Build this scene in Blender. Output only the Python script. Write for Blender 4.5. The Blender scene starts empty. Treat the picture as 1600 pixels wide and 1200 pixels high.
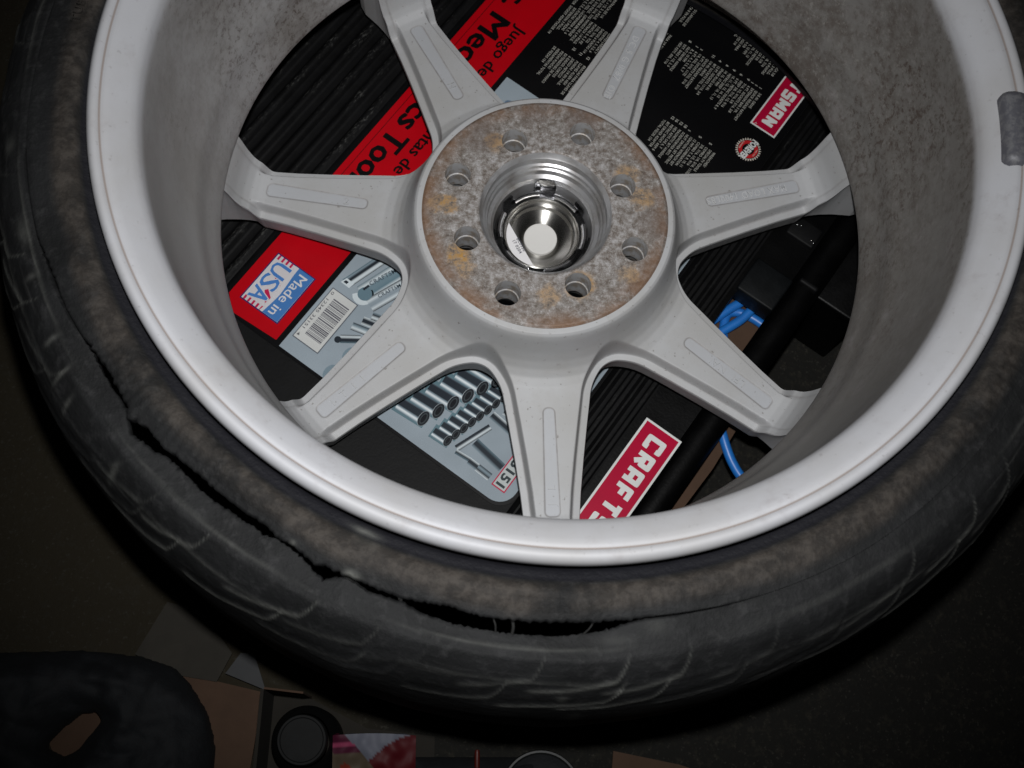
import bpy, bmesh, math, random
import numpy as np
from mathutils import Vector, Matrix, noise
random.seed(4)
rng = np.random.default_rng(7)
PI = math.pi
S = bpy.context.scene

# ------------------------------------------------------------------ camera
cam_d = bpy.data.cameras.new('camera'); cam = bpy.data.objects.new('camera', cam_d)
S.collection.objects.link(cam); S.camera = cam
cam.location = (-0.0604251, -0.3144289, 0.6506731)
cam.rotation_euler = (0.3071044, -0.0618247, 0.0)
cam_d.sensor_width = 36.0; cam_d.lens = 1890.3736 / 1600 * 36
cam_d.clip_start = 0.02; cam_d.clip_end = 30
cam_d.dof.use_dof = True; cam_d.dof.focus_distance = 0.70; cam_d.dof.aperture_fstop = 15.0
# ------------------------------------------------------------------ world: an unlit indoor place
wd = bpy.data.worlds.new('World'); S.world = wd; wd.use_nodes = True
wd.node_tree.nodes['Background'].inputs[0].default_value = (0.9, 0.95, 1.0, 1)
wd.node_tree.nodes['Background'].inputs[1].default_value = 0.006
# ------------------------------------------------------------------ the camera's flash
Rm = cam.rotation_euler.to_matrix()
fl = bpy.data.lights.new('flash', 'SPOT'); fl.shadow_soft_size = 0.009; fl.spot_size = math.radians(69); fl.spot_blend = 1.0
fl.energy = 21.2; fl.color = (1.0, 1.0, 0.995)
flo = bpy.data.objects.new('flash', fl); S.collection.objects.link(flo)
flo.location = Vector(cam.location) + Rm @ Vector((0.006, 0.055, 0.0))
flo.rotation_euler = (cam.rotation_euler.x, cam.rotation_euler.y, 0)
S.view_settings.view_transform = 'Standard'; S.view_settings.look = 'None'
S.view_settings.exposure = 0; S.view_settings.gamma = 1
S.render.engine = 'CYCLES'

# ------------------------------------------------------------------ helpers
COL = S.collection
def tag(o, label=None, cat=None, group=None, kind=None):
    if label: o['label'] = label
    if cat: o['category'] = cat
    if group: o['group'] = group
    if kind: o['kind'] = kind
    return o
def empty(name, loc=(0, 0, 0), rz=0):
    o = bpy.data.objects.new(name, None); COL.objects.link(o); o.location = loc; o.rotation_euler = (0, 0, rz)
    o.empty_display_size = 0.02
    return o
def obj(name, me, mat=None, parent=None, smooth=None):
    if isinstance(me, bmesh.types.BMesh):
        m = bpy.data.meshes.new(name); me.to_mesh(m); me.free(); me = m
    o = bpy.data.objects.new(name, me); COL.objects.link(o)
    if mat is not None and not me.materials: me.materials.append(mat)
    if smooth is not None:
        me.polygons.foreach_set('use_smooth', [True] * len(me.polygons))
        if smooth < 3.1: me.set_sharp_from_angle(angle=smooth)
    if parent: o.parent = parent
    return o
def mesh_np(name, V, F):
    me = bpy.data.meshes.new(name); me.from_pydata([tuple(v) for v in V], [], [tuple(int(i) for i in f) for f in F]); me.update()
    return me
def lathe(prof, n=128, a0=0.0, a1=2 * PI, closed=False):
    """profile of (r,z) turned about the z axis; outward/upward faces first in the list"""
    full = abs(a1 - a0 - 2 * PI) < 1e-6
    nn = n if full else n + 1
    A = a0 + (a1 - a0) * np.arange(nn) / n
    P = np.array(prof); k = len(P)
    V = np.zeros((nn, k, 3)); V[:, :, 0] = np.cos(A)[:, None] * P[:, 0]; V[:, :, 1] = np.sin(A)[:, None] * P[:, 0]; V[:, :, 2] = P[:, 1]
    F = []
    for i in range(nn if full else nn - 1):
        j = (i + 1) % nn
        for m in range(k if closed else k - 1):
            m2 = (m + 1) % k
            F.append((i * k + m, i * k + m2, j * k + m2, j * k + m))
    return mesh_np('lathe', V.reshape(-1, 3), F)
def box_bm(bm, x0, x1, y0, y1, z0, z1, bev=0, M=None):
    r = bmesh.ops.create_cube(bm, size=1)
    vs = r['verts']
    for v in vs: v.co = Vector(((x0 + x1) / 2 + v.co.x * (x1 - x0), (y0 + y1) / 2 + v.co.y * (y1 - y0), (z0 + z1) / 2 + v.co.z * (z1 - z0)))
    if bev:
        es = list({e for v in vs for e in v.link_edges})
        r = bmesh.ops.bevel(bm, geom=es, offset=bev, segments=3, affect='EDGES', profile=0.5)
        vs = list({v for f in r['faces'] for v in f.verts} | {v for v in vs if v.is_valid})
    if M is not None:
        for v in vs: v.co = M @ v.co
def tube(pts, r, n=12, sub=8):
    """smooth tube through points (Catmull-Rom)"""
    P = [Vector(p) for p in pts]; P = [P[0] * 2 - P[1]] + P + [P[-1] * 2 - P[-2]]
    C = []
    for i in range(1, len(P) - 2):
        for s in range(sub):
            t = s / sub; a, b, c, d = P[i - 1:i + 3]
            C.append(0.5 * ((2 * b) + (-a + c) * t + (2 * a - 5 * b + 4 * c - d) * t * t + (-a + 3 * b - 3 * c + d) * t ** 3))
    C.append(P[-2]); V = []; F = []
    for i, c in enumerate(C):
        t = (C[min(i + 1, len(C) - 1)] - C[max(i - 1, 0)]).normalized()
        u = t.cross(Vector((0, 0, 1)));  u = u.normalized() if u.length > 1e-6 else Vector((1, 0, 0)); v = u.cross(t)
        for k in range(n):
            a = 2 * PI * k / n; V.append(c + u * math.cos(a) * r + v * math.sin(a) * r)
    for i in range(len(C) - 1):
        for k in range(n): F.append((i * n + k, i * n + (k + 1) % n, (i + 1) * n + (k + 1) % n, (i + 1) * n + k))
    F.append(tuple(range(n))); F.append(tuple(range((len(C) - 1) * n, len(C) * n))[::-1])
    return mesh_np('tube', V, F)

# ------------------------------------------------------------------ materials
def mat(name, col, rough=0.5, metal=0.0, spec=0.5):
    m = bpy.data.materials.new(name); m.use_nodes = True; nt = m.node_tree; b = nt.nodes['Principled BSDF']
    b.inputs['Base Color'].default_value = (*col, 1); b.inputs['Roughness'].default_value = rough
    b.inputs['Metallic'].default_value = metal; b.inputs['Specular IOR Level'].default_value = spec
    return m, nt, b
def N(nt, t, **k):
    n = nt.nodes.new(t)
    for a, v in k.items():
        if a in ('operation', 'blend_type', 'data_type', 'direction_type', 'axis', 'noise_dimensions', 'attribute_name', 'feature', 'distance', 'interpolation_type', 'use_clamp'): setattr(n, a, v)
    return n
def noise_tex(nt, scale, detail=4, rough=0.55, vec=None, dist=0.0):
    n = N(nt, 'ShaderNodeTexNoise'); n.inputs['Scale'].default_value = scale; n.inputs['Detail'].default_value = detail
    n.inputs['Roughness'].default_value = rough; n.inputs['Distortion'].default_value = dist
    if vec is None:
        vec = N(nt, 'ShaderNodeTexCoord').outputs['Object']
    nt.links.new(vec, n.inputs['Vector']); return n.outputs['Fac']
def ramp(nt, fac, stops):
    r = N(nt, 'ShaderNodeValToRGB'); e = r.color_ramp.elements
    while len(e) < len(stops): e.new(0.5)
    for i, (p, c) in enumerate(stops):
        e[i].position = p; e[i].color = (*c, 1) if len(c) == 3 else c
    nt.links.new(fac, r.inputs[0]); return r.outputs['Color']
def g(v): return (v, v, v)
def mix(nt, fac, a, b):
    m = N(nt, 'ShaderNodeMix', data_type='RGBA')
    for s, v in ((0, fac), (6, a), (7, b)):
        if isinstance(v, (int, float)): m.inputs[s].default_value = v
        elif isinstance(v, tuple): m.inputs[s].default_value = (*v, 1)
        else: nt.links.new(v, m.inputs[s])
    return m.outputs[2]
def mth(nt, op, a, b=0.0, clamp=False):
    m = N(nt, 'ShaderNodeMath', operation=op, use_clamp=clamp)
    for s, v in ((0, a), (1, b)):
        if isinstance(v, (int, float)): m.inputs[s].default_value = v
        else: nt.links.new(v, m.inputs[s])
    return m.outputs[0]
def bump(nt, b, h, strength=0.3, dist=0.001):
    n = N(nt, 'ShaderNodeBump'); n.inputs['Strength'].default_value = strength; n.inputs['Distance'].default_value = dist
    nt.links.new(h, n.inputs['Height']); nt.links.new(n.outputs[0], b.inputs['Normal']); return n
def polar(nt):
    """returns object position, radius, azimuth-ish vector nodes"""
    tc = N(nt, 'ShaderNodeTexCoord').outputs['Object']; sx = N(nt, 'ShaderNodeSeparateXYZ'); nt.links.new(tc, sx.inputs[0])
    r = mth(nt, 'SQRT', mth(nt, 'ADD', mth(nt, 'MULTIPLY', sx.outputs[0], sx.outputs[0]), mth(nt, 'MULTIPLY', sx.outputs[1], sx.outputs[1])))
    return tc, sx, r
def sstep(nt, x, a, b):
    m = N(nt, 'ShaderNodeMapRange', interpolation_type='SMOOTHSTEP'); nt.links.new(x, m.inputs[0])
    m.inputs[1].default_value = a; m.inputs[2].default_value = b; return m.outputs[0]

# silver wheel paint: slightly metallic, brake dust specks and grime
def paint_material(name, base, grime, metal=0.1):
    m, nt, b = mat(name, base, 0.6, metal, 0.28)
    tc, sx, r = polar(nt)
    big = noise_tex(nt, 14, 5, 0.6, tc); fine = noise_tex(nt, 420, 2, 0.6, tc); mid = noise_tex(nt, 120, 7, 0.74, tc)
    c = mix(nt, sstep(nt, big, 0.3, 0.8), base, tuple(v * k for v, k in zip(base, (0.86, 0.84, 0.80))))
    # grime by height inside the barrel, and more on the far side where brake dust baked on
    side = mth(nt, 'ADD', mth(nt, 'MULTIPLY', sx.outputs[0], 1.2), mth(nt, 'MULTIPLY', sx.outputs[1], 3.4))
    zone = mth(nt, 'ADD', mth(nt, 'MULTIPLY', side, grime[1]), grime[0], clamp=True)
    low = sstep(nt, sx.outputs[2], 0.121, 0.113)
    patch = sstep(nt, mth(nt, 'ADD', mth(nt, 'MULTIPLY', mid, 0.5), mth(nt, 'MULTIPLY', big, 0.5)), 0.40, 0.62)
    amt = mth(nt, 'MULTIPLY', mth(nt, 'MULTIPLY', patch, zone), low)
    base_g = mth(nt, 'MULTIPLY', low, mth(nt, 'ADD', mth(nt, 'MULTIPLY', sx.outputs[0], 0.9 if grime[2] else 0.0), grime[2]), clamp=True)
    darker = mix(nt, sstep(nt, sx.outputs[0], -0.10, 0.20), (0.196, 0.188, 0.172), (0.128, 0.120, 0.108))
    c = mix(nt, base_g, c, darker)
    c = mix(nt, mth(nt, 'MULTIPLY', amt, 0.8), c, (0.070, 0.054, 0.045))
    pale = mth(nt, 'MULTIPLY', mth(nt, 'MULTIPLY', sstep(nt, noise_tex(nt, 45, 6, 0.75, tc), 0.55, 0.72), zone), mth(nt, 'MULTIPLY', low, 0.55 if grime[2] else 0.0))
    c = mix(nt, pale, c, (0.22, 0.21, 0.195))
    groove = mth(nt, 'MULTIPLY', mth(nt, 'MULTIPLY', sstep(nt, r, 0.2236, 0.2244), sstep(nt, r, 0.2252, 0.2246)), 0.75 if grime[2] else 0.0)
    c = mix(nt, groove, c, (0.20, 0.155, 0.13))
    lipd = mth(nt, 'MULTIPLY', sstep(nt, noise_tex(nt, 48, 6, 0.72, tc), 0.53, 0.72), 0.34 if grime[2] else 0.0)
    c = mix(nt, lipd, c, (0.27, 0.25, 0.255))
    speck = sstep(nt, noise_tex(nt, 260, 3, 0.7, tc), 0.64, 0.72)
    c = mix(nt, mth(nt, 'MULTIPLY', speck, 0.22), c, (0.09, 0.065, 0.055))
    if not grime[2]:
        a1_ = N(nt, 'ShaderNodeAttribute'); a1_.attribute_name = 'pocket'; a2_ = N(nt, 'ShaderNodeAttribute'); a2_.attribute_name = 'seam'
        c = mix(nt, mth(nt, 'MULTIPLY', a1_.outputs['Fac'], 0.55), c, (0.375, 0.39, 0.42))
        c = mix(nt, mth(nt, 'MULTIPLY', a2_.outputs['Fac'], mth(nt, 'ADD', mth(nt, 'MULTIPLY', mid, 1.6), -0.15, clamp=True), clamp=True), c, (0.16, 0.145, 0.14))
        smudge = sstep(nt, noise_tex(nt, 38, 6, 0.7, tc), 0.52, 0.72)
        c = mix(nt, mth(nt, 'MULTIPLY', smudge, 0.28), c, (0.30, 0.285, 0.27))
        pit = sstep(nt, noise_tex(nt, 330, 2, 0.5, tc), 0.70, 0.76); c = mix(nt, mth(nt, 'MULTIPLY', pit, 0.6), c, (0.13, 0.115, 0.10))
    else:
        bandn = sstep(nt, noise_tex(nt, 17, 4, 0.6, tc), 0.47, 0.62)
        pit = mth(nt, 'MULTIPLY', mth(nt, 'MULTIPLY', sstep(nt, noise_tex(nt, 240, 4, 0.8, tc), 0.52, 0.62), mth(nt, 'MULTIPLY', low, zone)), mth(nt, 'ADD', mth(nt, 'MULTIPLY', bandn, 0.85), 0.12)); c = mix(nt, mth(nt, 'MULTIPLY', pit, 1.0, clamp=True), c, (0.060, 0.043, 0.035))
        pit2 = mth(nt, 'MULTIPLY', sstep(nt, noise_tex(nt, 300, 4, 0.8, tc), 0.45, 0.36), mth(nt, 'MULTIPLY', low, zone)); c = mix(nt, mth(nt, 'MULTIPLY', pit2, 0.5), c, (0.25, 0.24, 0.225))
    nt.links.new(c, b.inputs['Base Color'])
    nt.links.new(mth(nt, 'ADD', mth(nt, 'MULTIPLY', amt, 0.3), 0.60), b.inputs['Roughness'])
    bump(nt, b, mth(nt, 'ADD', mth(nt, 'MULTIPLY', fine, 0.25), mid), 0.12, 0.0006)
    return m
M_barrel = paint_material('silver_barrel_paint', (0.420, 0.425, 0.450), (0.42, 1.0, 0.70), 0.05)
M_spoke = paint_material('silver_spoke_paint', (0.385, 0.390, 0.402), (0.0, 0.0, 0.0))
M_faint = paint_material('silver_lettering_dim_highlight', (0.395, 0.405, 0.425), (0.0, 0.0, 0.0))  # same painted highlight, turned down for the fainter letters
M_pocket = paint_material('silver_lettering_highlight', (0.50, 0.51, 0.53), (0.0, 0.0, 0.0))  # lighter silver stands in for highlights on the raised letters

# hub mounting face: corroded bare aluminium
M_hub, nt, b = mat('corroded_aluminium', (0.4, 0.38, 0.36), 0.6, 0.3)
tc, sx, r = polar(nt)
n1 = noise_tex(nt, 210, 7, 0.80, tc); n2 = noise_tex(nt, 520, 4, 0.8, tc); n3 = noise_tex(nt, 30, 5, 0.6, tc)
c = ramp(nt, n1, [(0.33, (0.062, 0.045, 0.036)), (0.44, (0.155, 0.134, 0.118)), (0.55, (0.262, 0.246, 0.234)), (0.68, (0.460, 0.450, 0.455))])
c = mix(nt, mth(nt, 'MULTIPLY', sstep(nt, n2, 0.52, 0.66), 0.65), c, (0.16, 0.12, 0.10))
c = mix(nt, mth(nt, 'MULTIPLY', sstep(nt, n2, 0.42, 0.32), 0.5), c, (0.62, 0.60, 0.60))
c = mix(nt, mth(nt, 'MULTIPLY', mth(nt, 'MULTIPLY', sstep(nt, r, 0.062, 0.044), sstep(nt, n1, 0.42, 0.62)), 0.28), c, (0.42, 0.41, 0.42))
edge = mth(nt, 'MULTIPLY', sstep(nt, r, 0.060, 0.0722), sstep(nt, n3, 0.36, 0.56))
c = mix(nt, mth(nt, 'MULTIPLY', edge, 0.75), c, (0.17, 0.085, 0.040))
def spot(cx, cy, rad):
    v = N(nt, 'ShaderNodeVectorMath', operation='DISTANCE'); nt.links.new(tc, v.inputs[0]); v.inputs[1].default_value = (cx, cy, 0)
    d = mth(nt, 'ADD', v.outputs['Value'], mth(nt, 'MULTIPLY', mth(nt, 'SUBTRACT', noise_tex(nt, 120, 5, 0.7, tc), 0.5), 0.016))
    return sstep(nt, d, rad, rad * 0.45)
HUB_SPOTS = []   # filled just below: rust-yellow deposits beside the stud holes
for (cx, cy, rad, k) in ((-.0580, .0035, .0085, .8), (-.0505, -.0290, .010, .9), (.0205, -.0470, .011, .8), (.0005, -.0530, .009, .55), (-.0300, .0455, .0085, .65), (.0490, .0240, .010, .6), (.0575, .0105, .009, .6), (.0480, -.0385, .008, .5), (-.047, -.0385, .007, .5), (-.066, .004, .006, .4)):
    c = mix(nt, mth(nt, 'MULTIPLY', mth(nt, 'MULTIPLY', spot(cx, cy, rad), sstep(nt, n1, 0.38, 0.60)), k * 1.15, clamp=True), c, (0.36, 0.20, 0.055))
for (cx, cy, rad, k) in ((-.038, .049, .014, .45), (.023, .061, .014, .5), (-.006, .064, .012, .35), (.064, -.006, .013, .35), (-.018, -.058, .010, .3)):
    c = mix(nt, mth(nt, 'MULTIPLY', spot(cx, cy, rad), k), c, (0.12, 0.085, 0.07))
nt.links.new(c, b.inputs['Base Color'])
bump(nt, b, mth(nt, 'ADD', n1, mth(nt, 'MULTIPLY', n2, 0.6)), 0.5, 0.0008)

M_machined, nt, b = mat('machined_aluminium', (0.40, 0.40, 0.41), 0.36, 0.7)
tc, sx, r = polar(nt)
w = N(nt, 'ShaderNodeTexNoise'); w.inputs['Scale'].default_value = 900; cx_ = N(nt, 'ShaderNodeCombineXYZ')
nt.links.new(r, cx_.inputs[0]); nt.links.new(sx.outputs[2], cx_.inputs[2]); nt.links.new(cx_.outputs[0], w.inputs['Vector'])
c = mix(nt, sstep(nt, noise_tex(nt, 60, 4, 0.6, tc), 0.4, 0.7), (0.42, 0.42, 0.43), (0.27, 0.255, 0.245)); nt.links.new(c, b.inputs['Base Color'])
bump(nt, b, w.outputs['Fac'], 0.25, 0.0002)
tg = N(nt, 'ShaderNodeTangent', direction_type='RADIAL', axis='Z'); nt.links.new(tg.outputs[0], b.inputs['Tangent']); b.inputs['Anisotropic'].default_value = 0.7; b.inputs['Anisotropic Rotation'].default_value = 0.25
M_dish, nt, b = mat('turned_steel', (0.40, 0.39, 0.37), 0.27, 1.0)
tg = N(nt, 'ShaderNodeTangent', direction_type='RADIAL', axis='Z'); nt.links.new(tg.outputs[0], b.inputs['Tangent']); b.inputs['Anisotropic'].default_value = 0.93; b.inputs['Anisotropic Rotation'].default_value = 0.25
tc, sx, r = polar(nt); w = N(nt, 'ShaderNodeTexNoise'); w.inputs['Scale'].default_value = 1500; cx_ = N(nt, 'ShaderNodeCombineXYZ')
nt.links.new(r, cx_.inputs[0]); nt.links.new(cx_.outputs[0], w.inputs['Vector']); bump(nt, b, w.outputs['Fac'], 0.15, 0.0001)
M_chrome, nt, b = mat('chromed_clip', (0.55, 0.55, 0.56), 0.16, 1.0)
bump(nt, b, noise_tex(nt, 160, 3, 0.6), 0.25, 0.0006)
M_disc, nt, b = mat('white_plastic_disc', (0.58, 0.57, 0.55), 0.45); bump(nt, b, noise_tex(nt, 500, 2), 0.1, 0.0003)
M_sticker, nt, b = mat('white_paper_sticker', (0.66, 0.65, 0.66), 0.6)
M_holewall, nt, b = mat('drilled_wall', (0.30, 0.30, 0.31), 0.5, 0.4)
c = mix(nt, sstep(nt, noise_tex(nt, 160, 5, 0.7), 0.42, 0.62), (0.44, 0.44, 0.45), (0.30, 0.26, 0.22)); nt.links.new(c, b.inputs['Base Color'])
M_lead, nt, b = mat('lead_weight', (0.16, 0.16, 0.18), 0.55, 0.2)
c = mix(nt, sstep(nt, noise_tex(nt, 240, 4, 0.7), 0.45, 0.6), (0.095, 0.095, 0.110), (0.140, 0.140, 0.150)); nt.links.new(c, b.inputs['Base Color']); bump(nt, b, noise_tex(nt, 200, 4), 0.5, 0.001)

# tyre rubber: worn grey rubber; brown road dirt and rubbed patches
M_rub, nt, b = mat('worn_rubber', (0.05, 0.05, 0.052), 0.7, 0, 0.22)
tc, sx, r = polar(nt)
n1 = noise_tex(nt, 26, 6, 0.62, tc, 0.3); n2 = noise_tex(nt, 130, 5, 0.7, tc); n3 = noise_tex(nt, 11, 3, 0.5, tc)
c = mix(nt, sstep(nt, n1, 0.33, 0.68), (0.0065, 0.0068, 0.0072), (0.0125, 0.0130, 0.0138))
c = mix(nt, mth(nt, 'MULTIPLY', sstep(nt, n2, 0.50, 0.72), 0.5), c, (0.032, 0.032, 0.033))
brown = mth(nt, 'MULTIPLY', mth(nt, 'MULTIPLY', sstep(nt, r, 0.2360, 0.2395), sstep(nt, mth(nt, 'ADD', r, mth(nt, 'MULTIPLY', mth(nt, 'SUBTRACT', n3, 0.5), 0.022)), 0.253, 0.246)), sstep(nt, n1, 0.27, 0.56))
c = mix(nt, mth(nt, 'MULTIPLY', brown, 0.7), c, mix(nt, sstep(nt, n2, 0.4, 0.62), (0.026, 0.0215, 0.018), (0.056, 0.0475, 0.040)))
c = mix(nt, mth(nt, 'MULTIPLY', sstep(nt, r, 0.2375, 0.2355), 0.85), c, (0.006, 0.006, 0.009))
# chalky scuff lines that follow the circumference
an = N(nt, 'ShaderNodeMath', operation='ARCTAN2'); nt.links.new(sx.outputs[1], an.inputs[0]); nt.links.new(sx.outputs[0], an.inputs[1])
cv = N(nt, 'ShaderNodeCombineXYZ'); nt.links.new(mth(nt, 'MULTIPLY', an.outputs[0], 2.2), cv.inputs[0]); nt.links.new(mth(nt, 'MULTIPLY', r, 170.0), cv.inputs[1])
nt.links.new(mth(nt, 'MULTIPLY', sx.outputs[2], 60.0), cv.inputs[2])
st = noise_tex(nt, 1.6, 4, 0.6, cv.outputs[0])
c = mix(nt, mth(nt, 'MULTIPLY', mth(nt, 'MULTIPLY', sstep(nt, st, 0.58, 0.75), sstep(nt, r, 0.262, 0.275)), 0.5), c, (0.055, 0.055, 0.054))
at = N(nt, 'ShaderNodeAttribute'); at.attribute_name = 'scuff'
c = mix(nt, mth(nt, 'MULTIPLY', at.outputs['Fac'], mth(nt, 'ADD', n2, 0.25), clamp=True), c, (0.115, 0.117, 0.108))
nt.links.new(c, b.inputs['Base Color'])
bump(nt, b, mth(nt, 'ADD', n2, mth(nt, 'MULTIPLY', n1, 1.2)), 0.55, 0.0018)
M_cord, nt, b = mat('torn_cord', (0.012, 0.012, 0.0115), 0.8)

def plastic(name, col, rough=0.42, scuffs=0.0):
    m, nt, b = mat(name, col, rough, 0, 0.14)
    n = noise_tex(nt, 60, 5, 0.65); f = noise_tex(nt, 600, 2, 0.5)
    nt.links.new(ramp(nt, n, [(0.35, tuple(v * 0.75 for v in col)), (0.7, tuple(v * 1.35 for v in col))]), b.inputs['Base Color'])
    nt.links.new(mth(nt, 'ADD', mth(nt, 'MULTIPLY', n, 0.25), rough - 0.1), b.inputs['Roughness'])
    bump(nt, b, f, 0.25, 0.0004)
    if scuffs:
        tc = N(nt, 'ShaderNodeTexCoord').outputs['Object']; mp = N(nt, 'ShaderNodeMapping'); nt.links.new(tc, mp.inputs[0])
        mp.inputs['Scale'].default_value = (1.0, 3.5, 1.0)
        s1 = sstep(nt, noise_tex(nt, 260, 3, 0.7, mp.outputs[0]), 0.52, 0.66); s2 = sstep(nt, noise_tex(nt, 24, 4, 0.6, tc), 0.46, 0.62)
        at = N(nt, 'ShaderNodeAttribute'); at.attribute_name = 'crest'
        sc = mth(nt, 'MULTIPLY', mth(nt, 'MULTIPLY', s1, s2), mth(nt, 'MULTIPLY', at.outputs['Fac'], scuffs), clamp=True)
        nt.links.new(mix(nt, sc, b.inputs['Base Color'].links[0].from_socket, (0.055, 0.055, 0.052)), b.inputs['Base Color'])
    return m
M_case = plastic('black_case_plastic', (0.0034, 0.0034, 0.0037), 0.55, 1.0)
M_latch = plastic('grey_latch_plastic', (0.0030, 0.0036, 0.0042), 0.5)
M_gloss = plastic('smooth_black_plastic', (0.0008, 0.0008, 0.0009), 0.4)
def printed(name, rough=0.32):
    m, nt, b = mat(name, (0.5, 0.5, 0.5), rough, 0, 0.2)
    a = N(nt, 'ShaderNodeAttribute'); a.attribute_name = 'ink'
    n = noise_tex(nt, 40, 3, 0.5)
    mm = N(nt, 'ShaderNodeMix', data_type='RGBA', blend_type='MULTIPLY'); mm.inputs[0].default_value = 1
    nt.links.new(a.outputs['Color'], mm.inputs[6]); nt.links.new(ramp(nt, n, [(0.3, g(0.88)), (0.7, g(1.0))]), mm.inputs[7])
    nt.links.new(mm.outputs[2], b.inputs['Base Color'])
    return m
M_print = printed('printed_ink')
M_floor, nt, b = mat('brown_floor', (0.05, 0.04, 0.025), 0.9, 0, 0.2)
n1 = noise_tex(nt, 9, 6, 0.6); n2 = noise_tex(nt, 180, 4, 0.7)
c = ramp(nt, n1, [(0.3, (0.0085, 0.0072, 0.0044)), (0.7, (0.0140, 0.0122, 0.0080))])
tcf = N(nt, 'ShaderNodeTexCoord').outputs['Object']; sxf = N(nt, 'ShaderNodeSeparateXYZ'); nt.links.new(tcf, sxf.inputs[0])
c = mix(nt, sstep(nt, mth(nt, 'ADD', sxf.outputs[0], mth(nt, 'MULTIPLY', n1, 0.1)), -0.12, 0.0), mix(nt, n1, (0.0125, 0.0100, 0.0055), (0.022, 0.0180, 0.0110)), mix(nt, n1, (0.0055, 0.0053, 0.0045), (0.0085, 0.0082, 0.0070)))
c = mix(nt, mth(nt, 'MULTIPLY', sstep(nt, n2, 0.5, 0.7), 0.6), c, (0.021, 0.019, 0.014))
c = mix(nt, mth(nt, 'MULTIPLY', sstep(nt, noise_tex(nt, 420, 2, 0.6), 0.62, 0.70), 0.5), c, (0.035, 0.033, 0.027)); nt.links.new(c, b.inputs['Base Color']); bump(nt, b, n2, 0.6, 0.002)
def simple(name, c0, c1, scale=60, rough=0.8, bmp=0.3, spec=0.3):
    m, nt, b = mat(name, c0, rough, 0, spec); n = noise_tex(nt, scale, 5, 0.65)
    nt.links.new(ramp(nt, n, [(0.32, c0), (0.7, c1)]), b.inputs['Base Color']); bump(nt, b, n, bmp, 0.001); return m
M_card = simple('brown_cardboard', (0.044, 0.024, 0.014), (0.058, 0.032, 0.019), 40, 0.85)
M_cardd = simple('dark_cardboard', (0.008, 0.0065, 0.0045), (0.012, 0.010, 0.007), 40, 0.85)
M_paper = simple('grey_board', (0.018, 0.016, 0.0125), (0.026, 0.023, 0.018), 30, 0.85)
M_cable = simple('blue_cable_jacket', (0.011, 0.115, 0.40), (0.014, 0.145, 0.47), 90, 0.4, 0.1, 0.5)
M_cloth = simple('black_cloth', (0.0022, 0.0028, 0.0038), (0.0042, 0.0052, 0.0068), 220, 0.8, 0.6)
M_jar = simple('grey_plastic', (0.0022, 0.0024, 0.0026), (0.0042, 0.0044, 0.0046), 40, 0.6, 0.3, 0.15)

# ------------------------------------------------------------------ box frame: u = text direction, v = towards the text's top (mm)
EX = Vector((-0.58595643, -0.81034256, 0)); EY = Vector((0.81034256, -0.58595643, 0))
ZC = -0.085; ZF = -0.175
RB = Matrix(((EX.x, EY.x, 0), (EX.y, EY.y, 0), (0, 0, 1)))
def uvw(u, v, z): return EX * (u / 1000) + EY * (v / 1000) + Vector((0, 0, z))
BOXANG = math.atan2(EX.y, EX.x)

# ------------------------------------------------------------------ setting
bm = bmesh.new(); bmesh.ops.create_grid(bm, x_segments=60, y_segments=60, size=1.6)
for v in bm.verts: v.co.z = ZF + 0.0012 * noise.noise(Vector((v.co.x * 30, v.co.y * 30, 0)))
tag(obj('floor', bm, M_floor), kind='structure')

# ------------------------------------------------------------------ clipped height-field meshes
def clip_grid(A, R, dfun, zfun, snap=0.0):
    """polar grid (angles A, radii R); keeps dfun>=0, cuts cells along dfun=0.
    returns vertices, faces, boundary edges (in order material on left)"""
    a, r = np.meshgrid(A, R, indexing='ij'); D = dfun(a, r)
    na, nr = a.shape; idx = -np.ones(a.shape, int); V = []; F = []; cache = {}
    def vid(i, j):
        if idx[i, j] < 0:
            idx[i, j] = len(V); V.append((a[i, j], r[i, j]))
        return idx[i, j]
    def cut(p, q):
        k = (p, q) if p < q else (q, p)
        if k not in cache:
            d0, d1 = D[k[0]], D[k[1]]; t = d0 / (d0 - d1); t = min(max(t, 0.02), 0.98)
            cache[k] = len(V); V.append((a[k[0]] + (a[k[1]] - a[k[0]]) * t, r[k[0]] + (r[k[1]] - r[k[0]]) * t))
        return cache[k]
    E = []
    for i in range(na - 1):
        for j in range(nr - 1):
            q = [(i, j), (i, j + 1), (i + 1, j + 1), (i + 1, j)]; s = [D[c] >= 0 for c in q]
            if all(s): F.append(tuple(vid(*c) for c in q)[::-1]); continue
            if not any(s): continue
            poly = []; cuts = []
            for k in range(4):
                c0, c1 = q[k], q[(k + 1) % 4]
                if s[k]: poly.append(vid(*c0))
                if s[k] != s[(k + 1) % 4]:
                    w = cut(c0, c1); poly.append(w); cuts.append(w)
            if len(poly) >= 3: F.append(tuple(poly)[::-1])
            if len(cuts) == 2: E.append(tuple(cuts))
    V = np.array(V); z = zfun(V[:, 0], V[:, 1])
    P = np.stack([V[:, 1] * np.cos(V[:, 0]), V[:, 1] * np.sin(V[:, 0]), z], 1)
    return P, F, E, V
def sst(x, a, b):
    t = np.clip((x - a) / (b - a), 0, 1); return t * t * (3 - 2 * t)

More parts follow.
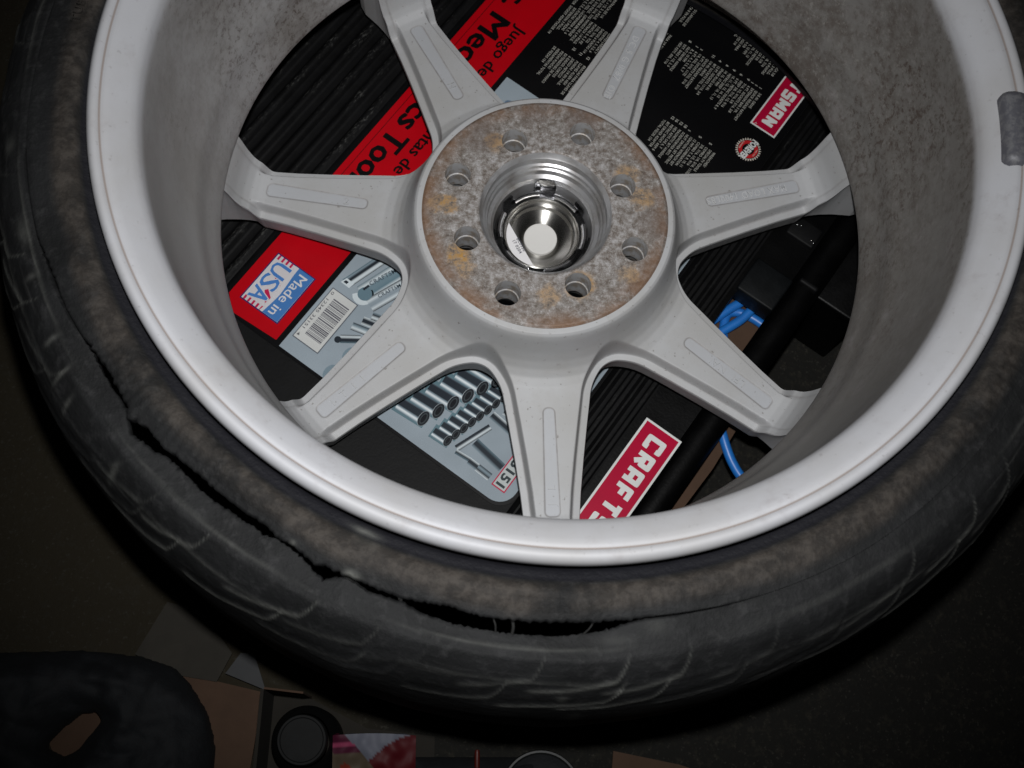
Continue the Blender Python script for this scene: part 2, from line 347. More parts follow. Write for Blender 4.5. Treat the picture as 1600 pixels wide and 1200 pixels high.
SECT = 2 * PI / 7
HW = ([.0735, .10, .12, .14, .16, .175, .185, .192, .200, .212], [.0300, .0268, .0235, .0205, .0179, .0165, .0166, .0175, .0192, .0230])
def smin(p, q, k):
    return k - np.hypot(np.maximum(k - p, 0), np.maximum(k - q, 0)) + np.minimum(np.minimum(np.maximum(p - k, 0), np.maximum(q - k, 0)), 1)
def d_spoke(a, r):
    s = r * np.abs(np.sin(a)); s2 = r * np.sin(SECT - np.abs(a)); hw = np.interp(r, *HW); g1 = s - hw; g1b = s2 - hw; g2 = r - 0.0850; g3 = 0.2300 - r
    k = 0.018
    w = k - np.sqrt(np.maximum(k - g1, 0) ** 2 + np.maximum(k - g1b, 0) ** 2 * (g1b < k) + np.maximum(k - g2, 0) ** 2) + np.minimum(np.minimum(np.maximum(g1 - k, 0), np.maximum(g2 - k, 0)), np.maximum(g1b - k, 0))
    w = smin(w, g3, 0.012)
    return -w
_zr = np.linspace(.070, .222, 3041); _zt = np.interp(_zr, [.0720, .0735, .0765, .0780, .0792, .0806, .0826, .0852, .0885, .0925, .098, .11, .174, .179, .1835, .1870, .1900, .1925, .1955, .200, .205, .212, .218],
                        [-.0012, -.0012, -.0016, -.0030, -.0062, -.0118, -.0190, -.0258, -.0310, -.0345, -.0368, -.0385, -.0455, -.0450, -.0428, -.0385, -.0315, -.0220, -.0132, -.0140, -.0170, -.0240, -.0330])
_g = np.exp(-np.linspace(-2.5, 2.5, 57) ** 2); _g /= _g.sum(); _w = sst(_zr, .0770, .0795)
_zt = _zt * (1 - _w) + np.convolve(np.pad(_zt, 28, mode='edge'), _g, 'valid') * _w
_zt2 = np.convolve(np.pad(_zt, 28, mode='edge'), _g, 'valid'); _w = sst(_zr, .0800, .083); _zt = _zt * (1 - _w) + _zt2 * _w
def z_top(r): return np.interp(r, _zr, _zt)
def z_spoke(a, r):
    d = np.maximum(d_spoke(a, r), 0); zt = z_top(r)
    led = np.minimum(zt, np.interp(r, [.08, .11, .174, .195, .205], [-.044, -.0465, -.0535, -.0530, -.0525]))
    led = led + (zt - .0004 - led) * sst(r, .1760, .1835)
    k = sst(d, 0.0042, 0.0068) * 0.93 + 0.07 * np.clip(d / 0.0075, 0, 1)
    z = led + (zt - led) * k
    # cast recess that carries the raised marking
    s = np.abs(r * np.sin(a)); hwp = np.interp(r, [.107, .178], [.0034, .0046]); g1 = s - hwp
    g2 = np.maximum(.1100 - r, r - .1745)
    dd = np.where((g1 > -0.003) & (g2 > -0.003), np.hypot(np.maximum(g1 + .003, 0), np.maximum(g2 + .003, 0)) - .003, np.maximum(g1, g2))
    z = z - 0.00030 * sst(-dd, -0.0003, 0.0005) - 0.00012 * np.exp(-((dd) / 0.0004) ** 2)
    z_spoke.dd = dd
    return z
A = np.linspace(-SECT / 2, SECT / 2, 341); R = np.concatenate([np.linspace(.0735, .10, 80), np.linspace(.10, .2190, 300)[1:]])
P, F, E, VP = clip_grid(A, R, d_spoke, z_spoke)
V = [tuple(p) for p in P]; F = list(F)
wallmap = {}
def wallv(i):
    if i not in wallmap:
        x, y, z = P[i]; r = math.hypot(x, y); ids = []
        # under-edge: small round-over then straight flank, leaning under the spoke
        aa, rr = VP[i]; e = 2e-4
        gx = (d_spoke(aa + e / rr, rr) - d_spoke(aa - e / rr, rr)) / (2 * e); gy = (d_spoke(aa, rr + e) - d_spoke(aa, rr - e)) / (2 * e)
        L = math.hypot(gx, gy) + 1e-9; gx /= L; gy /= L
        ux, uy = math.cos(aa), math.sin(aa); dx = gy * ux - gx * uy; dy = gy * uy + gx * ux
        for off, dz in ((0.0, 0.0), (-0.0004, -0.0012), (0.0002, -0.004), (0.0022, -0.016), (0.0034, -0.0215)):
            ids.append(len(V)); V.append((x + dx * off, y + dy * off, z + dz if dz > -0.02 else min(z + dz, -0.068)))
        wallmap[i] = ids
    return wallmap[i]
for (i, j) in E:
    wi, wj = wallv(i), wallv(j)
    for k in range(len(wi) - 1): F.append((wi[k], wj[k], wj[k + 1], wi[k + 1]))
spoke_me = mesh_np('spoke', V, F)
_d = d_spoke(VP[:, 0], VP[:, 1]); _dd = z_spoke.dd; nP = len(VP)
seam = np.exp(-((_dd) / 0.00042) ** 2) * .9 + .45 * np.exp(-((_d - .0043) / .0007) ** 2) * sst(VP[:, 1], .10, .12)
pock = sst(-_dd, 0, .0005)
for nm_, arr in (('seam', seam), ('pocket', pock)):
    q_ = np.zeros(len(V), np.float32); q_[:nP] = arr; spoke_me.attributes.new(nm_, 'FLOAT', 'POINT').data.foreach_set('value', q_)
bm = bmesh.new(); bm.from_mesh(spoke_me); 
bmesh.ops.recalc_face_normals(bm, faces=[f for f in bm.faces if all(abs(v.co.z) < 1 for v in f.verts)]); 
up = sum(f.normal.z * f.calc_area() for f in bm.faces)
if up < 0: bmesh.ops.reverse_faces(bm, faces=bm.faces)
bm.to_mesh(spoke_me); bm.free()

wheel = tag(empty('alloy_wheel', (0, 0, 0)), 'silver seven-spoke alloy wheel lying back side up with a shredded black tyre', 'wheel')
SP0 = math.radians(-88.0) + 0.0
def text_mesh(s, size, extrude=0.0, bold=0.0, spacing=1.0, align='LEFT', res=2, sx=1.0):
    cu = bpy.data.curves.new('t', 'FONT'); cu.body = s; cu.size = size; cu.extrude = extrude; cu.offset = bold
    cu.space_character = spacing; cu.align_x = align; cu.resolution_u = res
    o = bpy.data.objects.new('t', cu); COL.objects.link(o); dg = bpy.context.evaluated_depsgraph_get()
    me = bpy.data.meshes.new_from_object(o.evaluated_get(dg)); bpy.data.objects.remove(o); bpy.data.curves.remove(cu)
    if sx != 1.0:
        for v in me.vertices: v.co.x *= sx
    return me
marks = {0: ('J   L', .168), 1: ('LFI  NAI', .155), 2: ('MAX LOAD 1400LBS', .166), 3: ('DC 5 G 0/87  OIE', .166), 4: ('H', .124), 5: ('2', .125), 6: ('I  T  I  I', .165)}
spoke_obs = []
for i in range(7):
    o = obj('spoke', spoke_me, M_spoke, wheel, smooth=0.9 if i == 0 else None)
    o.rotation_euler.z = math.radians(272.2) + i * SECT; spoke_obs.append(o)
    s, rs = marks[i]
    me = text_mesh(s, 0.0066, 0.00035, 0.00005, 1.15)
    w = max(v.co.x for v in me.vertices); k = min(1.0, 0.056 / w) if len(s) > 6 else 1
    for v in me.vertices:
        x, y, z = v.co; r_ = rs - x * k; yy = (y - .0022)
        zt = float(z_top(np.array([r_]))[0])
        v.co = (r_, -yy, zt - 0.00030 + 0.00030 + z)
    me.flip_normals() if False else None
    obj('cast_lettering', me, M_pocket if i in (2, 3) else M_faint, o)

# ------------------------------------------------------------------ hub with eight stud holes
HPHI = 1.9487210
holes = [(0.05, HPHI + k * PI / 2) for k in range(4)] + [(0.05715, HPHI + PI / 4 + k * PI / 2) for k in range(4)]
HC = [(q * math.cos(t), q * math.sin(t)) for q, t in holes]; HR = 0.0078
def d_hub(a, r):
    x = r * np.cos(a); y = r * np.sin(a); d = np.full(a.shape, 1.0)
    for cx, cy in HC: d = np.minimum(d, np.hypot(x - cx, y - cy) - HR)
    return d
def z_hub(a, r):
    return np.interp(r, [.0395, .0405, .0720, .0734], [-.0008, 0, 0, -.0010]) + 0 * a
P, F, E, VP = clip_grid(np.linspace(0, 2 * PI, 481), np.linspace(.0395, .0735, 75), d_hub, z_hub)
me = mesh_np('hub', P, F); 
bm = bmesh.new(); bm.from_mesh(me); bmesh.ops.remove_doubles(bm, verts=bm.verts, dist=2e-6); bmesh.ops.recalc_face_normals(bm, faces=bm.faces)
if sum(f.normal.z for f in bm.faces) < 0: bmesh.ops.reverse_faces(bm, faces=bm.faces)
hub = obj('hub_face', bm, M_hub, wheel, smooth=0.9)
for (cx, cy) in HC:
    me = lathe([(HR + .00002, -.0001), (HR - .0002, -.0007), (HR - .0002, -.0125), (HR - .0008, -.0130), (HR - .0008, -.0260), (HR + .0012, -.0270), (HR + .0030, -.0380)], 40)
    me.flip_normals()
    o = obj('stud_hole', me, M_holewall, hub, smooth=0.6); o.location = (cx, cy, 0)
bore = lathe([(.0396, -.0008), (.0380, -.0035), (.0372, -.0042), (.0372, -.0100), (.0358, -.0106), (.0355, -.0130), (.0344, -.0136), (.0340, -.0180), (.0318, -.0195), (.0312, -.0215), (.0304, -.0225), (.0302, -.0420), (.0300, -.062)], 160)
bore.flip_normals(); obj('centre_bore', bore, M_machined, hub, smooth=0.5)

# centre cap seen from behind
cap = obj('centre_cap', lathe([(.0238, -.0305), (.0231, -.0300), (.0226, -.0306), (.0224, -.0335), (.0216, -.0345), (.0205, -.0350), (.0202, -.0362), (.0195, -.0378), (.016, -.0400), (.012, -.0412), (.0, -.0415)], 120), M_dish, wheel, smooth=0.5)
cap['label'] = 'turned metal back of the centre cap'
me = lathe([(.0292, -.045), (.0292, -.0318), (.0288, -.0306), (.0280, -.0304), (.0276, -.0316), (.0270, -.0355), (.0246, -.0355), (.0242, -.0330), (.0238, -.0325), (.0236, -.045)], 160)
ring = obj('spring_clip_ring', me, M_chrome, cap, smooth=0.5)
for v in me.vertices:
    t = math.atan2(v.co.y, v.co.x); v.co.z += 0.0004 * math.sin(5 * t) if v.co.z > -.04 else 0
for k in range(7):
    t = math.radians(86) + k * 2 * PI / 7; bm = bmesh.new()
    if k == 0:   # the one tall tab, bent over at its shoulders
        pts = [(-.0070, -.034), (-.0068, -.0215), (-.0042, -.0165), (.0042, -.0165), (.0068, -.0215), (.0070, -.034)]; r0_, r1_ = .0292, .0303
    else: pts = [(-.0048, -.036), (-.0046, -.0262), (-.0036, -.0246), (.0036, -.0246), (.0046, -.0262), (.0048, -.036)]; r0_, r1_ = .0288, .0297
    fa = []
    for rr_ in (r0_, r1_):
        fa.append([bm.verts.new((rr_ * math.cos(t + a_ / rr_), rr_ * math.sin(t + a_ / rr_), z_)) for a_, z_ in pts])
    bm.faces.new(fa[0]); bm.faces.new(fa[1][::-1])
    for q in range(6): bm.faces.new((fa[0][q], fa[0][(q + 1) % 6], fa[1][(q + 1) % 6], fa[1][q]))
    bmesh.ops.recalc_face_normals(bm, faces=bm.faces)
    obj('clip_tab', bm, M_chrome, cap)
for k in range(6):      # curved fingers that hold the cap
    t = math.radians(112) + k * PI / 3; me = lathe([(.0243, -.0335), (.0243, -.0285), (.0250, -.0268), (.0262, -.0262), (.0272, -.0268), (.0276, -.030)], 14, t - .33, t + .33)
    obj('clip_finger', me, M_chrome, cap, smooth=0.8)
obj('cap_disc', lathe([(.0104, -.0412), (.0104, -.0388), (.0100, -.0384), (0, -.0383)], 64), M_disc, cap, smooth=0.6)
# paper sticker: a segment of the dish, with small print
bm = bmesh.new(); vs = []
a0, a1 = math.radians(158), math.radians(258); rr = .0216
for k in range(25):
    t = a0 + (a1 - a0) * k / 24; vs.append(bm.verts.new((rr * math.cos(t), rr * math.sin(t), -.0338)))
bm.faces.new(vs); bmesh.ops.recalc_face_normals(bm, faces=bm.faces)
if list(bm.faces)[0].normal.z < 0: bmesh.ops.reverse_faces(bm, faces=bm.faces)
r_ = bmesh.ops.extrude_face_region(bm, geom=list(bm.faces))
for v in r_['geom']:
    if isinstance(v, bmesh.types.BMVert): v.co.z -= 0.0005
bmesh.ops.recalc_face_normals(bm, faces=bm.faces)
stk = obj('paper_sticker', bm, M_sticker, cap)
def coloured(me, col):
    a = me.color_attributes.get('ink') or me.color_attributes.new('ink', 'FLOAT_COLOR', 'POINT')
    a.data.foreach_set('color', np.tile(np.array((*col, 1.0), np.float32), len(me.vertices)))
    return me
am = (a0 + a1) / 2
for s, off in (('8C0950', .0150), ('17 0204', .0178)):
    me = text_mesh(s, 0.0028, 0, 0.00006, 1.1, 'CENTER')
    Mx = Matrix.Rotation(am + PI / 2, 4, 'Z')
    for v in me.vertices:
        v.co = Mx @ Vector((v.co.x, v.co.y - off, 0)) ; v.co.z = -.0336
    coloured(me, (0.08, 0.08, 0.10)); obj('sticker_lettering', me, M_print, cap)

# ------------------------------------------------------------------ barrel
prof = [(.2285, .1180), (.2305, .1240), (.2311, .1300), (.2305, .1340), (.2290, .1357), (.2276, .1363), (.2262, .1360), (.2252, .1353), (.2246, .1346), (.2240, .1345), (.2232, .1347),
        (.2218, .1345), (.2195, .1332), (.2160, .1306), (.2125, .1276), (.2102, .1250), (.2090, .1220), (.2083, .1170), (.2079, .1100), (.2074, .0980), (.2068, .0860),
        (.2060, .0760), (.2050, .0680), (.2040, .0610), (.2030, .0540), (.2018, .0470), (.2004, .0400), (.1990, .0345), (.1979, .0300), (.1971, .0240), (.1964, .0170), (.1953, .0105), (.1938, .0050), (.1926, .0000), (.1918, -.0055),
        (.1913, -.0085), (.1916, -.0098), (.1926, -.0106), (.2010, -.0112), (.2090, -.0150), (.2180, -.0290), (.2215, -.0460), (.2230, -.0560), (.2245, -.0590), (.2270, -.0605), (.2290, -.0600), (.2300, -.057), (.2285, -.050),
        (.2250, -.0400), (.2200, -.0250), (.2130, -.005), (.212, .05), (.2150, .08), (.2160, .108), (.2200, .112)]
barrel = lathe(prof, 384, closed=True); barrel.flip_normals()
bm = bmesh.new(); bm.from_mesh(barrel); bmesh.ops.recalc_face_normals(bm, faces=bm.faces); bm.to_mesh(barrel); bm.free()
obj('barrel', barrel, M_barrel, wheel, smooth=0.7)
# flared feet where a spoke runs under the barrel edge
# clip-on balance weight at the inner rim
bm = bmesh.new(); pr = [(-.0045, -.012), (-.0035, .0012), (-.001, .0034), (.004, .0040), (.0095, .0030), (.0120, .0000), (.0125, -.010)]
WA0, WA1 = math.radians(-8.6), math.radians(2.1); rows = []
nseg = 28
for k in range(nseg + 1):
    t = WA0 + (WA1 - WA0) * k / nseg; e = min(k, nseg - k) / nseg; sc = 1 - (1 - min(1, e / 0.09)) ** 2 * 0.35
    row = []
    for (dr, dz) in pr:
        rr = .2196 + (dr - .004) * sc + .004; row.append(bm.verts.new((rr * math.cos(t), rr * math.sin(t), .1335 + dz * sc - (1 - sc) * .004)))
    rows.append(row)
for k in range(nseg):
    for m_ in range(len(pr) - 1): bm.faces.new((rows[k][m_], rows[k][m_ + 1], rows[k + 1][m_ + 1], rows[k + 1][m_]))
bm.faces.new(rows[0]); bm.faces.new(rows[-1][::-1]); bmesh.ops.recalc_face_normals(bm, faces=bm.faces)
bw = obj('balance_weight', bm, M_lead, wheel, smooth=0.9); bw['label'] = 'dull grey clip-on balance weight'

# ------------------------------------------------------------------ tyre
UP = [(197.3, 261.7), (199.7, 259.8), (202.6, 258.6), (206.2, 258.7), (209.5, 257.4), (211.5, 255.4), (214.5, 254.3), (218.6, 256.2), (219.4, 259.5), (220.1, 257.5), (221.6, 254.9), (223.3, 255.5), (224.4, 255.7), (225.6, 254.1), (227.4, 253.4), (229.2, 252.8), (231.1, 253.1), (232.8, 252.9), (234.6, 253.1), (236.1, 252.4), (237.5, 252.3), (238.8, 253.9), (240.4, 253.9), (242.3, 254.6), (243.7, 256.6), (244.6, 254.6), (246.3, 254.9), (248.7, 254.8), (251.5, 255.2), (252.9, 255.4), (255.5, 254.0), (257.4, 253.1), (260.0, 254.7), (264.2, 254.4), (269.3, 253.8), (274.4, 253.6), (277.0, 253.5)]
LO = [(197.4, 261.8), (200.2, 261.0), (203.1, 260.4), (206.3, 258.8), (209.5, 257.5), (211.7, 257.4), (214.9, 258.1), (218.5, 258.0), (220.7, 263.4), (222.1, 261.6), (223.7, 260.7), (224.7, 258.4), (226.6, 257.8), (228.5, 258.0), (230.8, 258.5), (232.9, 257.4), (234.8, 257.2), (236.4, 256.7), (237.6, 257.3), (239.3, 255.4), (240.9, 256.5), (242.1, 257.1), (244.1, 260.3), (245.0, 260.8), (246.3, 256.9), (247.3, 255.5), (249.4, 258.0), (251.7, 257.8), (253.0, 257.3), (254.8, 259.5), (257.7, 260.4), (261.1, 260.8), (264.4, 260.7), (268.4, 260.2), (272.6, 258.1), (275.2, 255.5), (277.0, 253.8)]
NT = 1800
th = 360.0 * np.arange(NT) / NT
ext0 = [(0, 257), (150, 259), (175, 261), (188, 262.5)]; ext1 = [(285, 255), (300, 257), (360, 257)]
up_t = np.array(ext0 + UP + ext1); lo_t = np.array(ext0 + LO + ext1)
ru = np.interp(th, up_t[:, 0], up_t[:, 1]); rl = np.interp(th, lo_t[:, 0], lo_t[:, 1])
gap = rl - ru
def n1d(x, s, seed=0.0): return np.array([noise.noise(Vector((float(t) * s, seed, 3.1))) for t in x])
jag1 = n1d(th, 1.9, 1) * 1.0 + n1d(th, 4.4, 5) * 0.45; jag2 = n1d(th, 2.3, 9) * 0.8 + n1d(th, 5.2, 7) * 0.4
gk = np.clip(gap / 1.5, 0, 1)
ru = ru + jag1 * gk; rl = rl + jag2 * gk
jag3 = np.maximum(n1d(th, 3.1, 31), 0) ** 2 * 3.0 + n1d(th, 7.0, 35) * .18
rl = rl - gk * .55 + jag3 * gk; ru = ru - np.maximum(n1d(th, 2.7, 33), 0) ** 2 * 2.4 * gk + gk * .35
narrow = np.interp(th, [205, 219, 222, 244, 250, 262, 277], [.2, .5, 1.0, .9, .7, .5, .2]); rl = rl - narrow * gk * .8
gap = np.maximum(rl - ru, 0.0); rl = ru + gap
_gk = np.exp(-np.linspace(-2.2, 2.2, 31) ** 2); _gk /= _gk.sum(); sm_ = lambda q: np.convolve(np.pad(q, 15, mode='wrap'), _gk, 'valid')
rl_s = sm_(rl) / 1000; ru_s = sm_(ru) / 1000
open_ = sm_(sm_(np.clip(gap / 3.0, 0, 1)))
crease = np.interp(th, [165, 180, 197, 210, 276, 290], [0, .8, 1, 1, 1, 0])
ru /= 1000; rl /= 1000
TH = np.radians(th)
wob = (n1d(th, 0.05, 20) * 1.6 + n1d(th, 0.16, 22) * 0.7) / 1000
cols = []
def ringrow(r, z, tagv=0): cols.append((np.broadcast_to(np.asarray(r, float), (NT,)).copy(), np.broadcast_to(np.asarray(z, float), (NT,)).copy(), tagv))
zA = .1216 + wob * .6 - open_ * .0012; zB = .1195 + wob * .6 - open_ * .0030 - crease * .0006
# inner flap (still seated on the rim)
for r, z in ((.2285, .1120), (.2305, .1175), (.2325, .1192), (.2345, .1196), (.2365, .1204), (.2385, .1222), (.2410, .1231), (.2435, .1234)): ringrow(r, z, 1)
for k in (1, 2, 3, 4, 5, 6, 7, 8):
    f = k / 9; ringrow(.2435 + (np.minimum(ru_s - .0022, ru - .0016) - .2435) * f, .1234 + (zA - .1234) * f ** 1.6, 1)
ringrow(ru - .0012, zA, 1); ringrow(ru - .0003, zA - .0006 * crease, 1)
nA = len(cols)
ringrow(ru, zA - .0020 * crease, 1); ringrow(ru - .0004, zA - .0078, 1); ringrow(ru - .012, zA - .0100, 1)
nA2 = len(cols)
ringrow(rl + .012, zB - .0105, 2); ringrow(rl + .0006, zB - .0078, 2); ringrow(rl + .00002, zB - .0020 * crease, 2)
ringrow(rl + .0004, zB - .0006 * crease, 2); ringrow(rl + .0014, zB, 2)
outer = [(.2705, .1165), (.2745, .1133), (.2778, .1096), (.2805, .1058), (.2828, .1016), (.2848, .0972), (.2866, .0920), (.2882, .0860), (.2894, .0800), (.2906, .0710), (.2918, .058), (.2926, .045), (.2930, .03), (.2932, .0), (.2930, -.03), (.2920, -.055), (.290, -.072), (.275, -.0835), (.258, -.0845), (.240, -.083), (.2300, -.078), (.2288, -.072)]
for k in range(1, 9):
    f = k / 9; r0_ = np.maximum(rl_s + .0024, rl + .0018); ringrow(r0_ + (.2705 - r0_) * (k - 1) / 8, zB + (.1165 - zB) * (f ** 1.3), 2)
dense = []
for k in range(len(outer) - 1):
    n_ = 3 if k < 9 else 2
    for q in range(n_):
        f = q / n_; dense.append((outer[k][0] * (1 - f) + outer[k + 1][0] * f, outer[k][1] * (1 - f) + outer[k + 1][1] * f))
dense.append(outer[-1])
for r, z in dense: ringrow(r, z, 2)
K = len(cols)
Rr = np.stack([c[0] for c in cols], 1); Zz = np.stack([c[1] for c in cols], 1)
# worn shoulder sculpting: overlapping crescent ribs left of the tread pattern
sc = np.zeros((NT, K)); disp = np.zeros((NT, K))
PER = 7.7
shoulder = (Rr > .264) & (Zz > .04)
arc = Rr - np.where(Zz > .07, 0, 0) + np.clip(.1168 - Zz, 0, 1) * 0.55    # path length like coordinate across the shoulder
tt = th[:, None]
for lane, (amp, off, span) in enumerate(((1.0, 0.0, 1.35), (0.7, 3.9, 1.1))):
    for m_ in range(int(360 / PER) + 2):
        t0 = m_ * PER + off + 1.4 * math.sin(m_ * 2.1 + lane); L = PER * span * (1 + .15 * math.sin(m_ * 1.7))
        s = (tt - t0) / L
        # runs along the outer shoulder then hooks inwards
        path = .3085 - .0105 * np.clip(s, 0, 1) ** 1.5 - .012 * np.clip((s - .86) / .14, 0, 1) ** 1.5 - lane * .0165
        w_ = .0014; d_ = arc - path; on = sst(s, 0.0, .12) * (1 - sst(s, .97, 1.02)) * (s > 0) * (s < 1.02)
        ridge = np.exp(-(d_ / w_) ** 2) * on * amp
        hollow = np.exp(-((d_ + .0042) / .003) ** 2) * on * amp
        k_ = (.55 + .45 * math.sin(m_ * 1.3 + 1))
        disp += shoulder * (ridge * .0005 - hollow * .0004)
        sc += shoulder * ridge * 1.0 * k_; sc -= shoulder * hollow * .10
for rr_, a_r in ((.2665, .22), (.2800, .16)):
    e_ = np.exp(-((Rr - rr_ - .0006 * np.sin(TH * 5)[:, None]) / .0007) ** 2) * (Zz > .05); sc += e_ * a_r * (1 + np.sin(TH * 11 + rr_ * 900))[:, None]; disp += e_ * .0003
# rib ring near rubbed edge of the flap and small ribs across the flap's brown band
flap = np.zeros(K, bool); flap[8:nA] = True
ribs = (np.sin(np.radians(th) * 340)[:, None] * np.exp(-((Rr - .2480) / .0038) ** 2) * (.00020 * (.6 + .4 * np.sin(np.radians(th) * 7))[:, None]))
disp += ribs * flap[None, :]
disp += (np.exp(-((Rr - .2402) / .0008) ** 2) * .0006) * flap[None, :]
lump = np.array([[noise.noise(Vector((float(Rr[i, k] * math.cos(TH[i])) * 34, float(Rr[i, k] * math.sin(TH[i])) * 34, float(Zz[i, k]) * 34))) for k in range(0, K, 4)] for i in range(0, NT, 4)])
lump = np.repeat(np.repeat(lump, 4, 0), 4, 1)[:NT, :K]
kern = np.ones(5) / 5
for _ in range(2):
    lump = np.apply_along_axis(lambda m: np.convolve(np.pad(m, 2, mode='wrap'), kern, 'valid'), 0, lump)
    lump = np.apply_along_axis(lambda m: np.convolve(np.pad(m, 2, mode='edge'), kern, 'valid'), 1, lump)
disp += lump * .0013 * (Rr > .244)
# normals of the profile
dR = np.gradient(Rr, axis=1); dZ = np.gradient(Zz, axis=1); L = np.hypot(dR, dZ) + 1e-9
nR = -dZ / L; nZ = dR / L
edgey = np.zeros(K); edgey[nA - 2:nA2 + 4] = 1
Rr2 = Rr + disp * nR * (1 - edgey); Zz2 = Zz + disp * nZ * (1 - edgey)
V = np.stack([Rr2 * np.cos(TH)[:, None], Rr2 * np.sin(TH)[:, None], Zz2], 2).reshape(-1, 3)
F = []
for i in range(NT):
    j = (i + 1) % NT; gi = gap[i] > 0.02 or gap[j] > 0.02
    for k in range(K - 1):
        if k == nA2 - 1: continue
        F.append((i * K + k, j * K + k, j * K + k + 1, i * K + k + 1))
me = bpy.data.meshes.new('tyre'); me.from_pydata(V.tolist(), [], F); me.update()
if sum(p.normal.z * p.area for p in me.polygons if p.center.z > .1) < 0: me.flip_normals()
a_ = me.attributes.new('scuff', 'FLOAT', 'POINT')
scn = sc + 0.0
# a few bare rubbed spots (where the photo shows them): pale nicks on the torn edge and scuffs on the shoulder
def blob(az, r, sz_a, sz_r, amp):
    global scn
    d = ((th[:, None] - az) / sz_a) ** 2 + ((Rr - r) / sz_r) ** 2; scn = scn + amp * np.exp(-d)
for az, r, sa, sr, amp in ((247.4, .2535, .8, .0014, 1.3), (240.8, .2532, .35, .0008, .8), (246.8, .2345, 1.4, .0014, .9), (247.6, .2395, 1.6, .0012, .4), (269.3, .2855, .5, .0012, .7), (271.0, .2920, .7, .0014, .7), (208, .2715, .25, .0040, .7), (211.5, .2740, .22, .005, .8), (201, .270, .3, .003, .5), (214, .279, .25, .004, .6), (278, .258, 1.0, .003, .25), (274, .262, 1.5, .002, .2), (222, .2800, .4, .005, .6), (186, .272, .9, .003, .5), (196, .268, 1.2, .003, .4)): blob(az, r, sa, sr, amp)
a_.data.foreach_set('value', np.clip(scn, 0, 1.3).astype(np.float32).reshape(-1))
tyre = obj('tyre', me, M_rub, wheel, smooth=0.8)
tyre['label'] = 'worn black tyre with its sidewall torn open along the near edge'
# cords bridging the tear
for az, skew, w_ in ((252.6, .1, .0008), (262.0, .4, .0004), (263.9, .1, .0007), (271.8, -.8, .0004)):
    i = int(az / 360 * NT); a1_ = math.radians(az); a2_ = math.radians(az + skew)
    p0 = Vector((ru[i] * math.cos(a1_) - 0, ru[i] * math.sin(a1_), zA[i] - .003)); r2 = rl[i] + .0005; p1 = Vector((r2 * math.cos(a2_), r2 * math.sin(a2_), zB[i] - .003))
    mid_ = (p0 + p1) / 2 + Vector((.0004, 0, .0006)); obj('cord_strand', tube([p0, mid_, p1], w_, 6, 4), M_cord, tyre, smooth=3.14)
# raised word on the sidewall
def arc_text(s, size, r0, az0, z0, ext=0.00045):
    me = text_mesh(s, size, ext, 0.0001, 1.25)
    for v in me.vertices:
        t = math.radians(az0) - v.co.x / r0; rr_ = r0 + v.co.y; v.co = (rr_ * math.cos(t), rr_ * math.sin(t), z0 + v.co.z)
    return me
obj('raised_lettering', arc_text('TUBELESS', .0060, .2445, 171.5, .1238), M_rub, tyre)

# ------------------------------------------------------------------ tool case
case = tag(empty('tool_case', (0, 0, 0), BOXANG), 'flat black plastic tool set case with red and blue printed label lying under the wheel', 'tool case')
U0, U1, V0, V1 = -.300, .218, -.250, .163
CX = lambda u, v, z: (u, v, z)
# lid: ribbed height field in local (u,v), hole for the carrying handle
us = np.arange(U0, U1 + 1e-6, .003); vs_ = np.unique(np.concatenate([np.arange(V0, -.1505, .0012), np.arange(-.150, .080, .01), np.arange(.080, .1125, .0012), np.arange(.1125, V1 + 1e-6, .002)]))
hu0, hu1, hv0, hv1 = -.071, -.006, .1165, .1425
us = np.unique(np.concatenate([us, [hu0, hu1]])); vs_ = np.unique(np.concatenate([vs_, [hv0, hv1, V1]]))
def zlid(u, v):
    z = 0.0; cr = 0.0
    if v < -.150:
        ph = ((v + .150) / .0138) % 1.0
        rib = math.exp(-((ph - .5) / .23) ** 4); z = -.0042 + .0040 * rib; cr = rib ** 3
        if v > -.156: k = (v + .156) / .006; z = z * (1 - k) - .0006 * k
    elif .0815 < v < .1125:
        ph = ((v - .0815) / .0078) % 1.0; rib = math.exp(-((ph - .5) / .25) ** 4); z = -.0032 + .0030 * rib; cr = rib ** 3 * .25
    elif v >= .1125:
        z = -.0012
        if v > hv1: t = (v - hv1) / (V1 - hv1) * 2 - 1; z = -.0012 + .0 - .010 * (1 - math.sqrt(max(0, 1 - t * t * .98)))
    else: z = -.0007
    e = min(u - U0, U1 - u, v - V0, 1e3 if v > .11 else 1); 
    if e < .01: z -= .010 * (1 - math.sqrt(max(0, 1 - (1 - e / .01) ** 2)))
    return z + ZC, cr
V = []; ids = {}; cr_ = []
for i, u in enumerate(us):
    for j, v in enumerate(vs_):
        z, c_ = zlid(u, v); ids[i, j] = len(V); V.append((u, v, z)); cr_.append(c_)
F = []
for i in range(len(us) - 1):
    for j in range(len(vs_) - 1):
        uc = (us[i] + us[i + 1]) / 2; vc = (vs_[j] + vs_[j + 1]) / 2
        if hu0 < uc < hu1 and hv0 < vc < hv1: continue
        F.append((ids[i, j], ids[i + 1, j], ids[i + 1, j + 1], ids[i, j + 1]))
